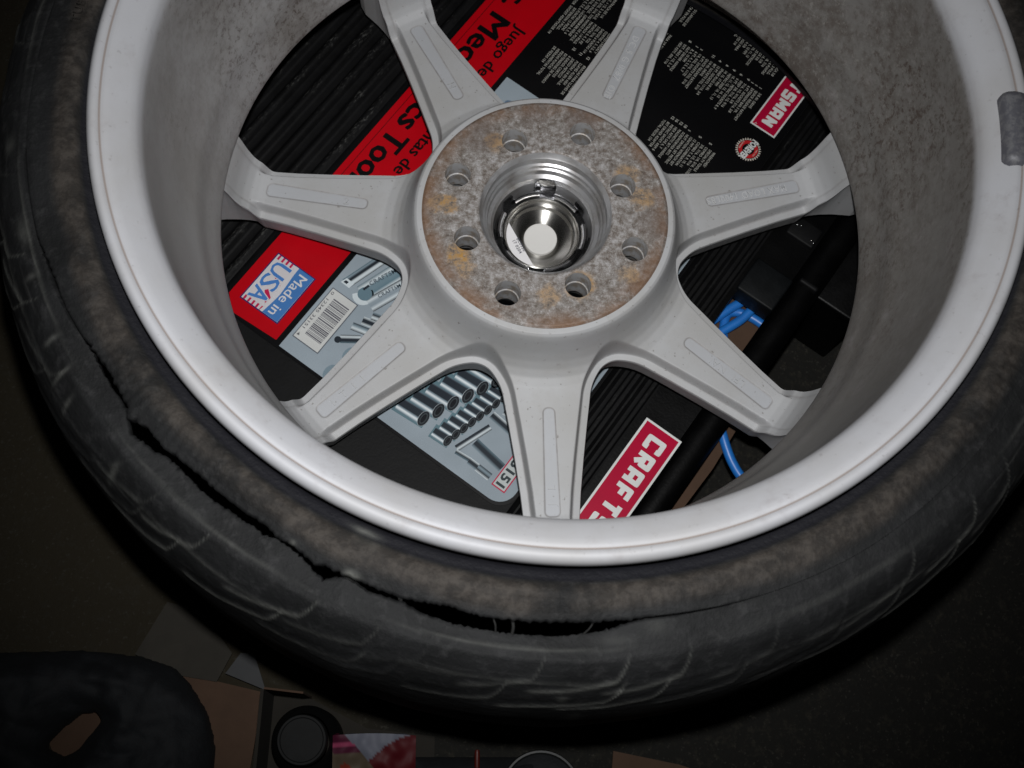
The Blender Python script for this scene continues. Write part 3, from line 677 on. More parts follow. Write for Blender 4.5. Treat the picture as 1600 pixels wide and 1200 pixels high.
# side walls and the walls of the handle opening
def wall(path, zb=ZF + .004):
    n0 = len(V)
    for (x, y) in path:
        z, _ = zlid(x, y); V.append((x, y, z)); V.append((x, y, z - .004)); V.append((x, y, zb)); cr_.extend([0, 0, 0])
    for k in range(len(path) - 1):
        for q in (0, 1): F.append((n0 + k * 3 + q, n0 + (k + 1) * 3 + q, n0 + (k + 1) * 3 + q + 1, n0 + k * 3 + q + 1))
ZH = -.1015
wall([(u, V0) for u in us]); wall([(u, V1) for u in us], ZH); wall([(u, .1125) for u in us]); wall([(U0, v) for v in vs_ if v < .1126]); wall([(U1, v) for v in vs_ if v < .1126]); wall([(U0, v) for v in vs_ if v > .1124], ZH); wall([(U1, v) for v in vs_ if v > .1124], ZH)
ui = [u for u in us if hu0 - 1e-9 <= u <= hu1 + 1e-9]; vi = [v for v in vs_ if hv0 - 1e-9 <= v <= hv1 + 1e-9]
wall([(u, hv0) for u in ui], ZH); wall([(u, hv1) for u in ui], ZH); wall([(hu0, v) for v in vi], ZH); wall([(hu1, v) for v in vi], ZH)
me = mesh_np('lid', V, F)
at_ = me.attributes.new('crest', 'FLOAT', 'POINT'); at_.data.foreach_set('value', np.array(cr_, np.float32))
bm = bmesh.new(); bm.from_mesh(me); bmesh.ops.recalc_face_normals(bm, faces=bm.faces); bm.to_mesh(me); bm.free()
sh = obj('case_shell', me, M_case, case, smooth=0.7); me.materials.append(M_gloss)
for p_ in me.polygons:
    if p_.center.y > .1128: p_.material_index = 1
bm = bmesh.new(); box_bm(bm, U0 + .004, -.1045, .1600, .1940, ZF + .004, ZC - .014, .002); obj('corner_foot', bm, M_gloss, case, smooth=0.6)
for (u, v) in ((-.1328, .1238), (-.1281, .1372), (-.1335, .1262), (-.1275, .1395)):  # chrome beads added to make small bright glints on the latch
    bm = bmesh.new(); bmesh.ops.create_uvsphere(bm, u_segments=10, v_segments=6, radius=.0009); o = obj('glint_bead', bm, M_chrome, case, smooth=3.14); o.location = (u, v, ZC + .0030)
bm = bmesh.new(); box_bm(bm, -.097, -.0695, .1150, .1435, ZC - .016, ZC + .0022, .0016); obj('latch', bm, M_latch, case, smooth=0.6)
bm = bmesh.new(); box_bm(bm, -.140, -.124, .120, .141, ZC - .010, ZC + .0026, .0014); obj('latch', bm, M_case, case, smooth=0.6)
bm = bmesh.new(); box_bm(bm, -.1035, -.0995, .1460, .1600, ZC - .010, ZC + .0015, .0016); obj('handle_pin', bm, M_case, case, smooth=0.6)

# ---- printing on the label: every layer is a thin sheet of its own in the case's own frame, millimetres
class Print:
    def __init__(s): s.v = []; s.f = []; s.c = []
    def poly(s, pts, col, lay=0):
        n = len(s.v); z = ZC + .00035 + lay * .00012
        many = isinstance(col, list)
        for k, (u, v) in enumerate(pts):
            s.v.append((u / 1000, v / 1000, z)); s.c.append((*(col[k] if many else col), 1.0))
        s.f.append(tuple(range(n, n + len(pts))))
    def rect(s, u0, u1, v0, v1, col, lay=0): s.poly([(u0, v0), (u1, v0), (u1, v1), (u0, v1)], col, lay)
    def text(s, t, u, v, size, col, lay=2, bold=0.0, spacing=1.0, sx=1.0, width=None, align='LEFT', rot=0.0, shear=0.0):
        me = text_mesh(t, size, 0, bold * size, spacing, 'LEFT', 2)
        if not len(me.vertices): return
        w = max(q.co.x for q in me.vertices); x0 = min(q.co.x for q in me.vertices)
        k = (width / (w - x0)) if width else sx
        n = len(s.v); z = ZC + .00035 + lay * .00012; ca, sa = math.cos(rot), math.sin(rot)
        for q in me.vertices:
            x, y = (q.co.x - x0) * k + shear * q.co.y, q.co.y
            if align == 'CENTER': x -= (w - x0) * k / 2
            if align == 'RIGHT': x -= (w - x0) * k
            s.v.append(((u + x * ca - y * sa) / 1000, (v + x * sa + y * ca) / 1000, z)); s.c.append((*col, 1.0))
        for p_ in me.polygons: s.f.append(tuple(n + i for i in p_.vertices))
        bpy.data.meshes.remove(me)
    def build(s, name, parent=None, m=None):
        me = mesh_np(name, s.v, s.f); a = me.color_attributes.new('ink', 'FLOAT_COLOR', 'POINT')
        a.data.foreach_set('color', np.array(s.c, np.float32).reshape(-1))
        bm = bmesh.new(); bm.from_mesh(me)
        for f in bm.faces:
            f.normal_update()
            if f.normal.z < 0: f.normal_flip()
        bm.to_mesh(me); bm.free()
        return obj(name, me, m or M_print, parent or case)
RED = (0.42, 0.001, 0.006); BLK = (0.003, 0.003, 0.0035); WHT = (0.60, 0.61, 0.60); BLUE = (0.31, 0.365, 0.41); CRIM = (0.36, 0.003, 0.03)
def rounded(u0, u1, v0, v1, r, corners=(1, 1, 1, 1), n=8):
    pts = []
    for k, (cx, cy, a, on) in enumerate(((u1 - r, v1 - r, 0, corners[0]), (u0 + r, v1 - r, 90, corners[1]), (u0 + r, v0 + r, 180, corners[2]), (u1 - r, v0 + r, 270, corners[3]))):
        if on:
            for q in range(n + 1):
                t = math.radians(a + 90 * q / n); pts.append((cx + r * math.cos(t), cy + r * math.sin(t)))
        else: pts.append((u1 if k in (0, 3) else u0, v1 if k in (0, 1) else v0))
    return pts
# black card of the label, with real thickness
bm = bmesh.new(); vs = [bm.verts.new((u / 1000, v / 1000, ZC + .0003)) for u, v in rounded(-282, 145, -149, 81, 13, (1, 0, 0, 0))]
f_ = bm.faces.new(vs); bmesh.ops.recalc_face_normals(bm, faces=bm.faces)
if f_.normal.z < 0: f_.normal_flip()
r_ = bmesh.ops.extrude_face_region(bm, geom=[f_])
for q in r_['geom']:
    if isinstance(q, bmesh.types.BMVert): q.co.z -= .0011
bmesh.ops.recalc_face_normals(bm, faces=bm.faces)
me = bpy.data.meshes.new('label_card'); bm.to_mesh(me); bm.free(); coloured(me, BLK)
card = obj('label_card', me, M_print, case)
pr_ = Print(); pr_.poly([(-282, -147), (134, -147), (143, -137), (141, -102.5), (-282, -102.5)], RED, 0)
red = pr_.build('red_band')
tx = Print()
tx.rect(-282, 66, -142.5, -142.1, BLK, 1)
F_ = 24.0
def word(t, u0, u1, vbase, cap, bold=.022, lay=1, col=BLK):
    d = bold * cap * 4.6
    for q in range(11): tx.text(t, u0 + d * q / 10, vbase + (0.0, .30 * d, -.10 * d)[q % 3], cap / 0.74, col, lay + q * .085, 0, 1.0, width=u1 - u0 - d)
word('Pc.', -178, -151.5, -138, 17); word('Mechanics', -142.2, -29.3, -138, 17); word('Tool', -25.2, 21.5, -138, 17); word('Set', 30, 62, -138, 17)
word('154', -232, -186, -138, 17)
word('Juego de', -143.6, -94.5, -117.2, 9.2, .016); word('herramientas de', -88, .8, -117.2, 9.2, .016); word('mec\u00e1nicos', 8, 65.5, -117.2, 9.2, .016)
word('Tools that last', -218, -154, -117.2, 9.2, .016) if False else None
tx.build('red_band_lettering', red)
# Made in USA flash
us_ = Print(); NAVY = (0.02, 0.015, 0.10); SKY = (0.055, 0.17, 0.42)
us_.rect(93.2, 132.4, -139.6, -108.6, NAVY, 1); us_.rect(94.0, 131.6, -138.8, -109.4, (0.55, 0.53, 0.55), 2)
for k in range(5):
    v0 = -137.6 + k * 3.3
    us_.rect(94.0, 97.4, v0, v0 + 1.5, (0.45, 0.015, 0.07), 3); us_.rect(128.4, 131.6, v0, v0 + 1.5, (0.45, 0.015, 0.07), 3)
us_.poly([(106, -127.5), (111, -123.6), (112.5, -125.5), (108.5, -130)], (0.45, .015, .07), 3); us_.poly([(117, -128.5), (121, -123.2), (126, -124.0), (119, -130)], (0.45, .015, .07), 3)
us_.poly([(94.0, -124.4), (102, -124.0), (110, -123.2), (118, -122.6), (126, -122.8), (131.6, -123.8)] + [(131.6, -109.4), (94.0, -109.4)], (0.56, 0.55, 0.57), 5)
us_.poly([(94.0, -121.6), (100, -121.4), (108, -120.6), (116, -119.9), (124, -120.6), (131.6, -121.6)] + [(131.6, -109.4), (94.0, -109.4)], SKY, 6)
for k, ch in enumerate('USA'):
    x0 = 98.2 + k * 10.3
    for q in range(9): us_.text(ch, x0 + .9 * math.cos(q * .785) * (q < 8), -136.6 + .9 * math.sin(q * .785) * (q < 8), 18.0, (0.56, 0.55, 0.57), 6.1 + q * .1, .0, 1.0, width=9.2)
for k, ch in enumerate('USA'):
    x0 = 98.2 + k * 10.3
    for q in range(4): us_.text(ch, x0 + .25 * q - .3, -136.6, 18.0, (0.06, 0.18, 0.46), 7.4 + q * .12, .0, 1.0, width=9.2)
us_.text('Made in', 96.8, -118.8, 9.6, (0.60, 0.60, 0.62), 8, .0, 1.0, width=32.5); us_.text('Made in', 97.0, -118.8, 9.6, (0.60, 0.60, 0.62), 8.2, .0, 1.0, width=32.5)
us_.build('origin_emblem', red)
# light blue panel with the tools
bp = Print(); pts = rounded(-105, 143, -98.6, 79, 12, (1, 0, 0, 0))
cu, cv_ = 20, -10
cen = (0.26, 0.30, 0.34)
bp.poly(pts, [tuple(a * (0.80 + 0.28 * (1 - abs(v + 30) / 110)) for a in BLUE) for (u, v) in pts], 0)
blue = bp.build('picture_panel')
pi = Print()
LT = (0.55, 0.61, 0.64); MD = (0.20, 0.26, 0.30); DK = (0.020, 0.026, 0.034); SH = (0.10, 0.15, 0.18); TEAL = (0.10, 0.17, 0.20)
def socket(u, v, L, w, ang, lay=2, dark=False):
    """drawing of a chrome socket standing at (u,v); axis direction ang, open mouth at its far end"""
    ca, sa = math.cos(ang), math.sin(ang)
    def T(a, b): return (u + a * ca - b * sa, v + a * sa + b * ca)
    st = [(-.5, SH), (-.44, MD), (-.34, LT), (-.27, (0.66, .70, .72)), (-.16, MD), (-.06, DK), (.38, DK), (.46, (0.07, .09, .11)), (.5, SH)]
    pi.poly([T(-w * .15, -w * .62), T(L + w * .25, -w * .62), T(L + w * .25, w * .75), T(-w * .15, w * .75)], TEAL if not dark else SH, lay)
    for k in range(len(st) - 1):
        b0, c0 = st[k]; b1, c1 = st[k + 1]
        if dark: c0, c1 = tuple(x * .45 for x in c0), tuple(x * .45 for x in c1)
        pi.poly([T(0, b0 * w * .92), T(0, b1 * w * .92), T(L, b1 * w), T(L, b0 * w)], [c0, c1, c1, c0], lay + 1)
    n = 14
    for (rw, rl_, c_, l_, o_) in ((.60, .36, (0.30, .34, .36), 2, 0), (.575, .33, (0.016, .019, .024), 3, .02), (.42, .20, (0.045, .055, .06), 4, .0), (.34, .15, (0.008, .009, .012), 5, .0)):
        pi.poly([T(L + math.cos(2 * PI * q / n) * w * rl_ + o_, math.sin(2 * PI * q / n) * w * rw) for q in range(n)], c_, lay + l_)
UPW = math.radians(62)   # socket axes in the drawing
for k, (u, v) in enumerate(((88.2, -3.2), (80.8, 3.5), (74.7, 10.0), (101.1, -10.1), (112, -18), (70, 21))):
    a = math.radians(98); socket(u - 16 * math.cos(a), v - 16 * math.sin(a), 16, 10.0, a, 2, True)
for k, (u, v) in enumerate([(78.5 + 48 * q / 5, 26.6 - 22.4 * q / 5) for q in range(6)]):
    a = math.radians(94); socket(u - 19 * math.cos(a), v - 19 * math.sin(a), 19, 9.4, a, 3 + .3 * k)
for k, (u, v) in enumerate([(85 + 44 * q / 7, 36.8 - 11.7 * q / 7) for q in range(8)]):
    a = math.radians(93); socket(u - 11 * math.cos(a), v - 11 * math.sin(a), 11, 6.2 + .1 * k, a, 5 + .25 * k)
def bar(p0, p1, w, cols=(DK, LT, MD, DK), lay=2):
    d = Vector((p1[0] - p0[0], p1[1] - p0[1])).normalized(); n_ = Vector((-d.y, d.x)); m_ = len(cols) - 1
    for k in range(m_):
        b0 = (k / m_ - .5) * w; b1 = ((k + 1) / m_ - .5) * w
        q = [(p0[0] + n_.x * b0, p0[1] + n_.y * b0), (p1[0] + n_.x * b0, p1[1] + n_.y * b0), (p1[0] + n_.x * b1, p1[1] + n_.y * b1), (p0[0] + n_.x * b1, p0[1] + n_.y * b1)]
        pi.poly(q, [cols[k], cols[k], cols[k + 1], cols[k + 1]], lay)
pi.build('socket_drawing', blue); pi = Print()
bar((105.5, 41.0), (129.5, 32.2), 4.2, (DK, DK, LT, DK)); bar((119.4, 39.0), (122.6, 62.5), 6.2, (MD, DK, DK, SH), 3)
bar((131.4, 33.0), (130.4, 44.0), 3.0, (SH, DK, LT), 3); bar((131.2, 43), (131.4, 53.0), 4.4, (MD, DK, DK, LT), 4); bar((131.6, 50), (132.0, 60), 5.2, (LT, DK, MD, DK), 5)
bar((98.5, 37.0), (101.0, 62), 5.4, (MD, DK, DK, LT), 3); bar((91.8, 42), (90.5, 60), 5.0, (LT, DK, DK, MD), 3)
pi.build('hex_key_drawing', blue); pi = Print()
# ratchet handle and spanners
bar((84.0, -91.2), (46.0, -80.0), 7.4, (DK, LT, LT, DK, DK, MD, SH), 2); pi.poly([(85, -94.6), (80.5, -93.0), (80.8, -86.8), (85.2, -87.6)], LT, 4); pi.poly([(84, -93.2), (82, -92.6), (82, -90.2), (84, -90.6)], DK, 5)
pi.build('ratchet_drawing', blue); pi = Print()
bar((83.6, -77.6), (30, -60.0), 14.0, (DK, LT, (0.12, .19, .23), (0.15, .22, .26), (0.15, .22, .26), LT, SH), 2)
pi.poly([(83.5 + 7 * math.cos(t), -77.4 + 7 * math.sin(t)) for t in [math.radians(q) for q in range(-60, 180, 20)]], LT, 2)
pi.poly([(82.2 + 4.8 * math.cos(t), -77.0 + 4.8 * math.sin(t)) for t in [math.radians(q) for q in range(0, 360, 24)]], (0.12, .19, .23), 4); bar((80.5, -79.6), (76, -78.4), 1.6, (DK, DK), 5)
bar((86.8, -69.6), (40, -52.0), 10.0, (DK, LT, (0.24, .29, .33), (0.26, .31, .35), LT, DK), 3)
pi.text('CRAFTSMAN', 75.5, -77.4, 4.2, (0.05, .07, .09), 6, .01, 1.1, width=26, rot=math.radians(157))
pi.text('CRAFTSMAN', 79.0, -67.8, 3.6, (0.05, .07, .09), 7, .01, 1.1, width=22, rot=math.radians(157))
pi.build('spanner_drawing', blue); pi = Print()
# bits
bar((116.0, -70.5), (108.5, -60.0), 5.6, (SH, DK, DK, LT, DK), 3); pi.poly([(117.4 + 2.3 * math.cos(t), -71.4 + 2.3 * math.sin(t)) for t in [math.radians(q) for q in range(0, 360, 30)]], DK, 5)
bar((104.6, -70.0), (101.0, -56), 5.4, (DK, LT, MD, DK), 3); bar((97.4, -67.0), (94.0, -54), 5.4, (LT, DK, DK, LT), 3); bar((91.4, -64.0), (88.0, -52), 5.4, (DK, LT, DK, MD), 3)
for (u, v) in ((137.6, -61.4), (121.0, -59.0), (128, -50), (120, -44)):
    pi.poly([(u + 6 * math.cos(math.radians(q)), v + 4.2 * math.sin(math.radians(q))) for q in range(0, 360, 24)], (0.17, .23, .27), 1)
pi.build('bit_drawing', blue); pi = Print()
# round knob near the top corner of the panel
pi.poly([(-88.5 + 3.6 * math.cos(math.radians(q)), -81 + 7.4 * math.sin(math.radians(q))) for q in range(0, 360, 20)], (0.10, .15, .22), 2); pi.poly([(-88.0 + 2.0 * math.cos(math.radians(q)), -80 + 4.5 * math.sin(math.radians(q))) for q in range(0, 360, 20)], (0.30, .36, .42), 3)
bar((-80, -76), (-70, -60), 6, (DK, LT, DK), 2)
pi.build('knob_drawing', blue)
# bar code sticker
bc = Print(); bc.rect(91.2, 132.8, -96.0, -75.4, (0.10, .11, .13), 8); bc.rect(91.8, 132.2, -95.4, -76.0, (0.52, .53, .52), 9)
u = 97.0; random.seed(9)
while u < 126.8:
    w_ = random.choice((.35, .35, .6, .9)); bc.rect(u, u + w_, -90.5, -78.0, (0.10, .10, .12), 10); u += w_ + random.choice((.35, .5, .8))
bc.text('0  12345 33151  4', 93.5, -94.6, 2.9, (0.12, .12, .13), 10, .01, 1.0, width=37)
bc.build('bar_code_label', blue)
nm = Print(); nm.rect(95, 135.0, 63.2, 73.2, (0.40, .02, .06), 6); nm.rect(95, 134.2, 64.0, 72.4, (0.42, .45, .45), 7)
nm.text('33151', 108.8, 65.3, 8.4, (0.03, .04, .045), 8, .035, 1.0, width=24.2); nm.text('No.', 97.4, 65.3, 8.4, (0.03, .04, .045), 8, .035, 1.0, width=9.5)
nm.build('number_label', blue)
# fine print: contents lists
fp = Print(); INK = (0.40, 0.395, 0.36)
def lines(items, u0, v0, pitch, cap, wid=None, bold=.006):
    for k, t in enumerate(items):
        if t: fp.text(t, u0, v0 - k * pitch, (cap - .3) / .7, INK, 1, bold, 1.12, sx=0.80)
A_ = ['3/8 IN. DRIVE', 'QUICK RELEASE RATCHET', 'EXTENSION BAR 3 IN.', '6 PT. SOCKETS 5/16, 3/8', '7/16, 1/2, 9/16, 5/8', 'DEEP 3/8, 7/16, 1/2, 9/16', '6 PT. METRIC SOCKETS 8, 9', '10, 11, 12, 13, 14, 15', 'METRIC DEEP 10, 11, 13', '14, 15, 17 MM', 'SPARK PLUG 5/8 IN.',
      '12 PT. SOCKETS 11/16, 3/4', 'BIT SOCKETS 5/32, 3/16', '1/4 IN. DRIVE', 'QUICK RELEASE RATCHET', '6 PT. SOCKETS 5/32, 3/16', '1/4, 9/32, 5/16, 11/32', '6 PT. 4, 5, 5.5, 6, 7', '8, 9, 10 MM', 'NUT DRIVER HANDLE', 'EXT. BARS 1 1/2, 3, 6', 'HEX KEYS .050, 1/16']
lines(A_, -204, 48.6, 3.18, 2.25)
for v, t in ((46.2, '1'), (42.8, '1'), (39.4, '1'), (35.8, '9'), (29.6, '6'), (23.7, '9'), (17.9, '6'), (11.8, '4'), (5.9, '11'), (-3.9, '1'), (-7.6, '1'), (-13.9, '8')): fp.text(t, -207.6, v, 2.9, INK, 1, .02, 1, align='RIGHT')
lines(['WRENCHES/', 'SPECIALTY TOOLS', 'COMBO 1/4, 5/16, 11/32', '3/8, 7/16, 1/2, 9/16', 'COMBO 7, 8, 9, 10, 11', '12 MM COMBINATION', 'IGNITION WRENCH SET', 'NUT DRIVER SET METRIC', 'SCREWDRIVER BITS', 'MAGNETIC BIT HANDLE', 'HEX KEYS SAE 6, 7', 'METRIC SHORT ARM 8', 'BIT DRIVER ADAPTER', 'TOTAL PIECES 154'], -145, 48.0, 3.18, 2.25)
for v, t in ((42.0, '5'), (33.5, '5'), (24.7, '1'), (20.8, '10'), (17.2, '12'), (13.6, '16'), (10.2, '12')): fp.text(t, -148.4, v, 2.9, INK, 1, .02, 1, align='RIGHT')
lines(['1 MATRACA 3/8', 'EXT. DE 3 PULG.', 'DADOS 6 PUNTAS', '5/16, 3/8, 7/16', '1/2, 9/16, 5/8', 'LARGOS 3/8', 'DADOS METRICOS', '8, 9, 10, 11, 12', '13, 14, 15 MM', 'BUJIA 5/8', 'MANGO PARA', 'DADOS 1/4', 'PULG.'], -238, 47.5, 3.18, 2.25)
lines(['LLAVES COMBINADAS', 'DESTORNILLADORES', 'LLAVES DE IGNICION', 'BROCAS PARA LLAVES DE', 'LLAVES ALLEN HEX', 'PUNTAS 1/4 EN PULG.', 'JUEGO METRICO', '6 DADOS CORTOS', 'EXTENSIONES DE MANGO', 'PIEZAS PUNTAS', 'HERRAMIENTAS TOTAL', 'DE PIEZAS 154'], -145.5, -52, 3.18, 2.25)
for v, t in ((-62.3, '12'), (-68.4, '11'), (-74.4, '12')): fp.text(t, -150.8, v - 1, 2.9, INK, 1, .02, 1, align='RIGHT')
lines(['LLAVES LARGAS Y', 'CORTAS 4, 5, 5.5, 6', 'DADOS 6 PUNTAS 1/4', '5/32, 3/16, 7/32', 'PUNTAS 3, 4, 5 PZ', 'MATRACA 1/4 PULG.', 'MANGO DE 6 PULG.', 'DADOS 11, 12, 13'], -178, -62, 3.18, 2.25)
lines(['PARA 3/8 PULG.', 'DADOS 12 PUNTAS', 'LLAVE METRICA 10'], -204, -27.6, 3.18, 2.25); lines(['DADOS LARGOS DE', 'PUNTA 8 EN PULG.'], -238, -24.8, 3.6, 2.25)
lines(['MATRACA DE 1/4', 'EXT. 1 1/2, 3, 6 PULG.', 'DADOS 5/32, 3/16, 7/32', '1/4, 9/32, 5/16 PULG.', 'LARGOS 3/16, 7/32, 1/4', 'METRICOS 4, 5, 5.5, 6', '7, 8, 9, 10 MM', 'DESATORNILLADOR'], -204, -75, 3.18, 2.25)
for k in range(4): lines(['DADOS DE 6 PUNTAS 3/8'], -186 - 0, -78 - 3.18 * k - 3, 3.18, 2.25) if k == 9 else None
lines(['LLAVES 6 EN PULG.', 'COMBINADA 4, 5, 6', 'PUNTAS 12 PIEZAS', 'EXTENSION 3 PULG.', 'SOCKET ADAPTADOR 1/4'], -180, -84.4, 3.18, 2.25)
fp.build('contents_lettering', card)
# block lettering of the maker's plate, drawn as strokes
GL = {'C': [[(1, .78), (1, 1), (0, 1), (0, 0), (1, 0), (1, .22)]], 'R': [[(0, 0), (0, 1), (1, 1), (1, .48), (0, .48)], [(.42, .48), (1, 0)]], 'A': [[(0, 0), (0, 1), (1, 1), (1, 0)], [(0, .42), (1, .42)]],
      'F': [[(0, 0), (0, 1), (1, 1)], [(0, .5), (.85, .5)]], 'T': [[(.5, 0), (.5, 1)], [(-.08, 1), (1.08, 1)]], 'S': [[(1, .8), (1, 1), (0, 1), (0, .52), (1, .52), (1, 0), (0, 0), (0, .2)]],
      'M': [[(-.1, 0), (-.1, 1), (.5, .35), (1.1, 1), (1.1, 0)]], 'N': [[(0, 0), (0, 1), (1, 0), (1, 1)]]}
STK = [0]
def stroke(pr, pts, w, col, lay):
    for k in range(len(pts) - 1):
        STK[0] = (STK[0] + 1) % 8; lay = int(lay) + STK[0] * .11
        a, b = Vector(pts[k]), Vector(pts[k + 1]); d = (b - a).normalized(); n_ = Vector((-d.y, d.x)) * w / 2; c0 = .38 * w if k else .5 * w; c1 = .38 * w if k < len(pts) - 2 else .5 * w
        a2 = a - d * c0 * (1 if k else 0); b2 = b + d * c1 * (1 if k < len(pts) - 2 else 0)
        if k == 0: a2 = a
        pr.poly([tuple(a2 - n_ * .8), tuple(a2 + n_ * .8), tuple(a + n_), tuple(b + n_), tuple(b2 + n_ * .8), tuple(b2 - n_ * .8), tuple(b - n_), tuple(a - n_)], col, lay)
def logo(name, u0, v0, v1, parent, n_letters_pitch, lay=2):
    H = v1 - v0; pr = Print(); Lg = n_letters_pitch * 8.79 + H * .56
    pr.rect(u0, u0 + Lg, v0, v1, WHT, lay); pr.rect(u0 + H * .055, u0 + Lg - H * .055, v0 + H * .055, v1 - H * .055, CRIM, lay + 1)
    h = H * .375; w = n_letters_pitch * .53; sw_ = H * .125
    for k, ch in enumerate('CRAFTSMAN'):
        x0 = u0 + H * .28 + n_letters_pitch * (k + .13)
        ww = w
        for st_ in GL[ch]: stroke(pr, [(x0 + a * ww, v0 + H * .335 + b_ * h) for a, b_ in st_], sw_, WHT, lay + 2)
    pr.text('\u00ae', u0 + Lg - H * .14, v0 + H * .14, H * .1, WHT, lay + 3) 
    return pr.build(name, parent)
logo('maker_plate', 40.5, 117.2, 144.2, None, 12.4)
logo('maker_emblem', -266.8, 56.0, 76.0, card, 8.6)
# round toothed guarantee emblem
em = Print(); n = 30; cx, cy = -161.5, 66.2
pts = []
for k in range(n):
    for rr_, o_ in ((7.6, .12), (7.6, .42), (8.9, .55), (8.9, .90)): pts.append((cx + rr_ * math.cos(2 * PI * (k + o_) / n), cy + rr_ * math.sin(2 * PI * (k + o_) / n)))
em.poly(pts, (0.5, .45, .40), 2); circ = lambda r: [(cx + r * math.cos(2 * PI * q / 40), cy + r * math.sin(2 * PI * q / 40)) for q in range(40)]
em.poly(circ(7.4), BLK, 3); em.poly(circ(6.9), (0.42, .015, .02), 4); em.poly(circ(4.3), BLK, 5)
em.poly([(cx + a, cy + b_) for a, b_ in ((-8.8, -1.0), (8.2, -3.4), (9.0, 1.2), (-8.0, 3.6))], BLK, 6)
em.text('FOREVER', cx - 8.6, cy - .9, 6.2, WHT, 7, .05, 1.0, width=17.6, rot=math.radians(-6)); em.text('HAND TOOLS', cx - 3.1, cy + 5.0, 1.3, (0.5, .4, .35), 7, .02, width=6.2); em.text('GUARANTEED', cx - 3.3, cy - 6.2, 1.3, (0.5, .4, .35), 7, .02, width=6.6)
em.build('guarantee_emblem', card)

# ------------------------------------------------------------------ things on the floor
def slab(name, pts, z0, z1, m, parent=None):
    bm = bmesh.new(); vs = [bm.verts.new((x, y, z1)) for x, y in pts]; f = bm.faces.new(vs)
    bmesh.ops.recalc_face_normals(bm, faces=[f]); r_ = bmesh.ops.extrude_face_region(bm, geom=[f])
    for q in r_['geom']:
        if isinstance(q, bmesh.types.BMVert): q.co.z = z0
    bmesh.ops.recalc_face_normals(bm, faces=bm.faces)
    return obj(name, bm, m, parent)
CB = [uvw(u, v, 0) for u, v in ((-.16e3, 114), (90, 114), (86, 169), (34, 171), (-20, 168), (-20, 161), (-158, 158))]
def carton_top(z0_, z1_): return slab('cardboard_box', [(q.x, q.y) for q in CB], z0_, z1_, M_card)
tag(carton_top(ZF + .001, -.1125), 'brown cardboard box under the handle of the black case', 'cardboard box')
tag(slab('cardboard_flap', [(-.2250, -.2570), (-.2022, -.2608), (-.1720, -.2676), (-.1775, -.3146), (-.181, -.345), (-.24, -.345), (-.30, -.31), (-.32, -.27), (-.26, -.255)], ZF + .0015, ZF + .0045, M_card), 'brown cardboard under the black cloth at the lower left', 'cardboard')
tag(slab('paper_sheet', [(-.2382, -.2100), (-.2560, -.2440), (-.2250, -.2575), (-.2022, -.2612), (-.1935, -.2430), (-.215, -.215)], ZF + .006, ZF + .0070, M_paper), 'dull beige card between the black cloth and the tyre', 'card')
tag(slab('grey_card', [(-.1965, -.2560), (-.1700, -.2665), (-.1790, -.243), (-.1875, -.243)], ZF + .008, ZF + .0095, simple('pale_grey_card', (.035, .036, .038), (.045, .046, .048), 40)), 'small pale grey card beside the dark carton', 'card')
tag(slab('cardboard_strip', [(.0568, -.3040), (.1000, -.3125), (.13, -.322), (.12, -.36), (.05, -.36), (.0553, -.3186)], ZF + .0015, ZF + .0045, M_card), 'brown cardboard edge at the bottom right of the tyre', 'cardboard')
# dark carton with a pale top edge
ct = tag(empty('open_carton', (-.1415, -.30, ZF)), 'dark open carton with a thin pale top edge beside the tyre', 'carton')
def wallp(name, a, b_, z0, z1, t, m):
    a = Vector(a); b_ = Vector(b_); d = (b_ - a).normalized(); n_ = Vector((-d.y, d.x)) * t
    o = slab(name, [tuple(a), tuple(b_), tuple(b_ + n_), tuple(a + n_)], z0, z1, m); o.location = -Vector((-.1415, -.30, ZF)); o.parent = ct
    return o
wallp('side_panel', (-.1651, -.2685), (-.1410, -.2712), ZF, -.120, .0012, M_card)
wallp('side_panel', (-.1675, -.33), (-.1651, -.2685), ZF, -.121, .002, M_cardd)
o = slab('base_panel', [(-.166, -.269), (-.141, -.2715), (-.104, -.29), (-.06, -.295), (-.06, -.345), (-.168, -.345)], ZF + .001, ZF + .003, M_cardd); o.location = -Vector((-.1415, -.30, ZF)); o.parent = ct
jar = tag(empty('grey_bottle', (-.1400, -.2985, ZF)), 'dark grey bottle with a rounded cap standing in the dark carton', 'bottle')
obj('body', lathe([(.0, .0), (.0205, .0), (.0215, .003), (.0215, .032), (.019, .040), (.0160, .049)], 48), M_jar, jar, smooth=0.7)
capj = lathe([(.0150, .048), (.0150, .0590), (.0144, .0602), (.0132, .0602), (.0126, .0594), (.0060, .0596), (0, .0597)], 48)
o = obj('cap', capj, simple('grey_cap', (0.0045, .0048, .005), (0.0075, .0078, .008), 90, 0.7, 0.4, 0.15), jar, smooth=0.7)
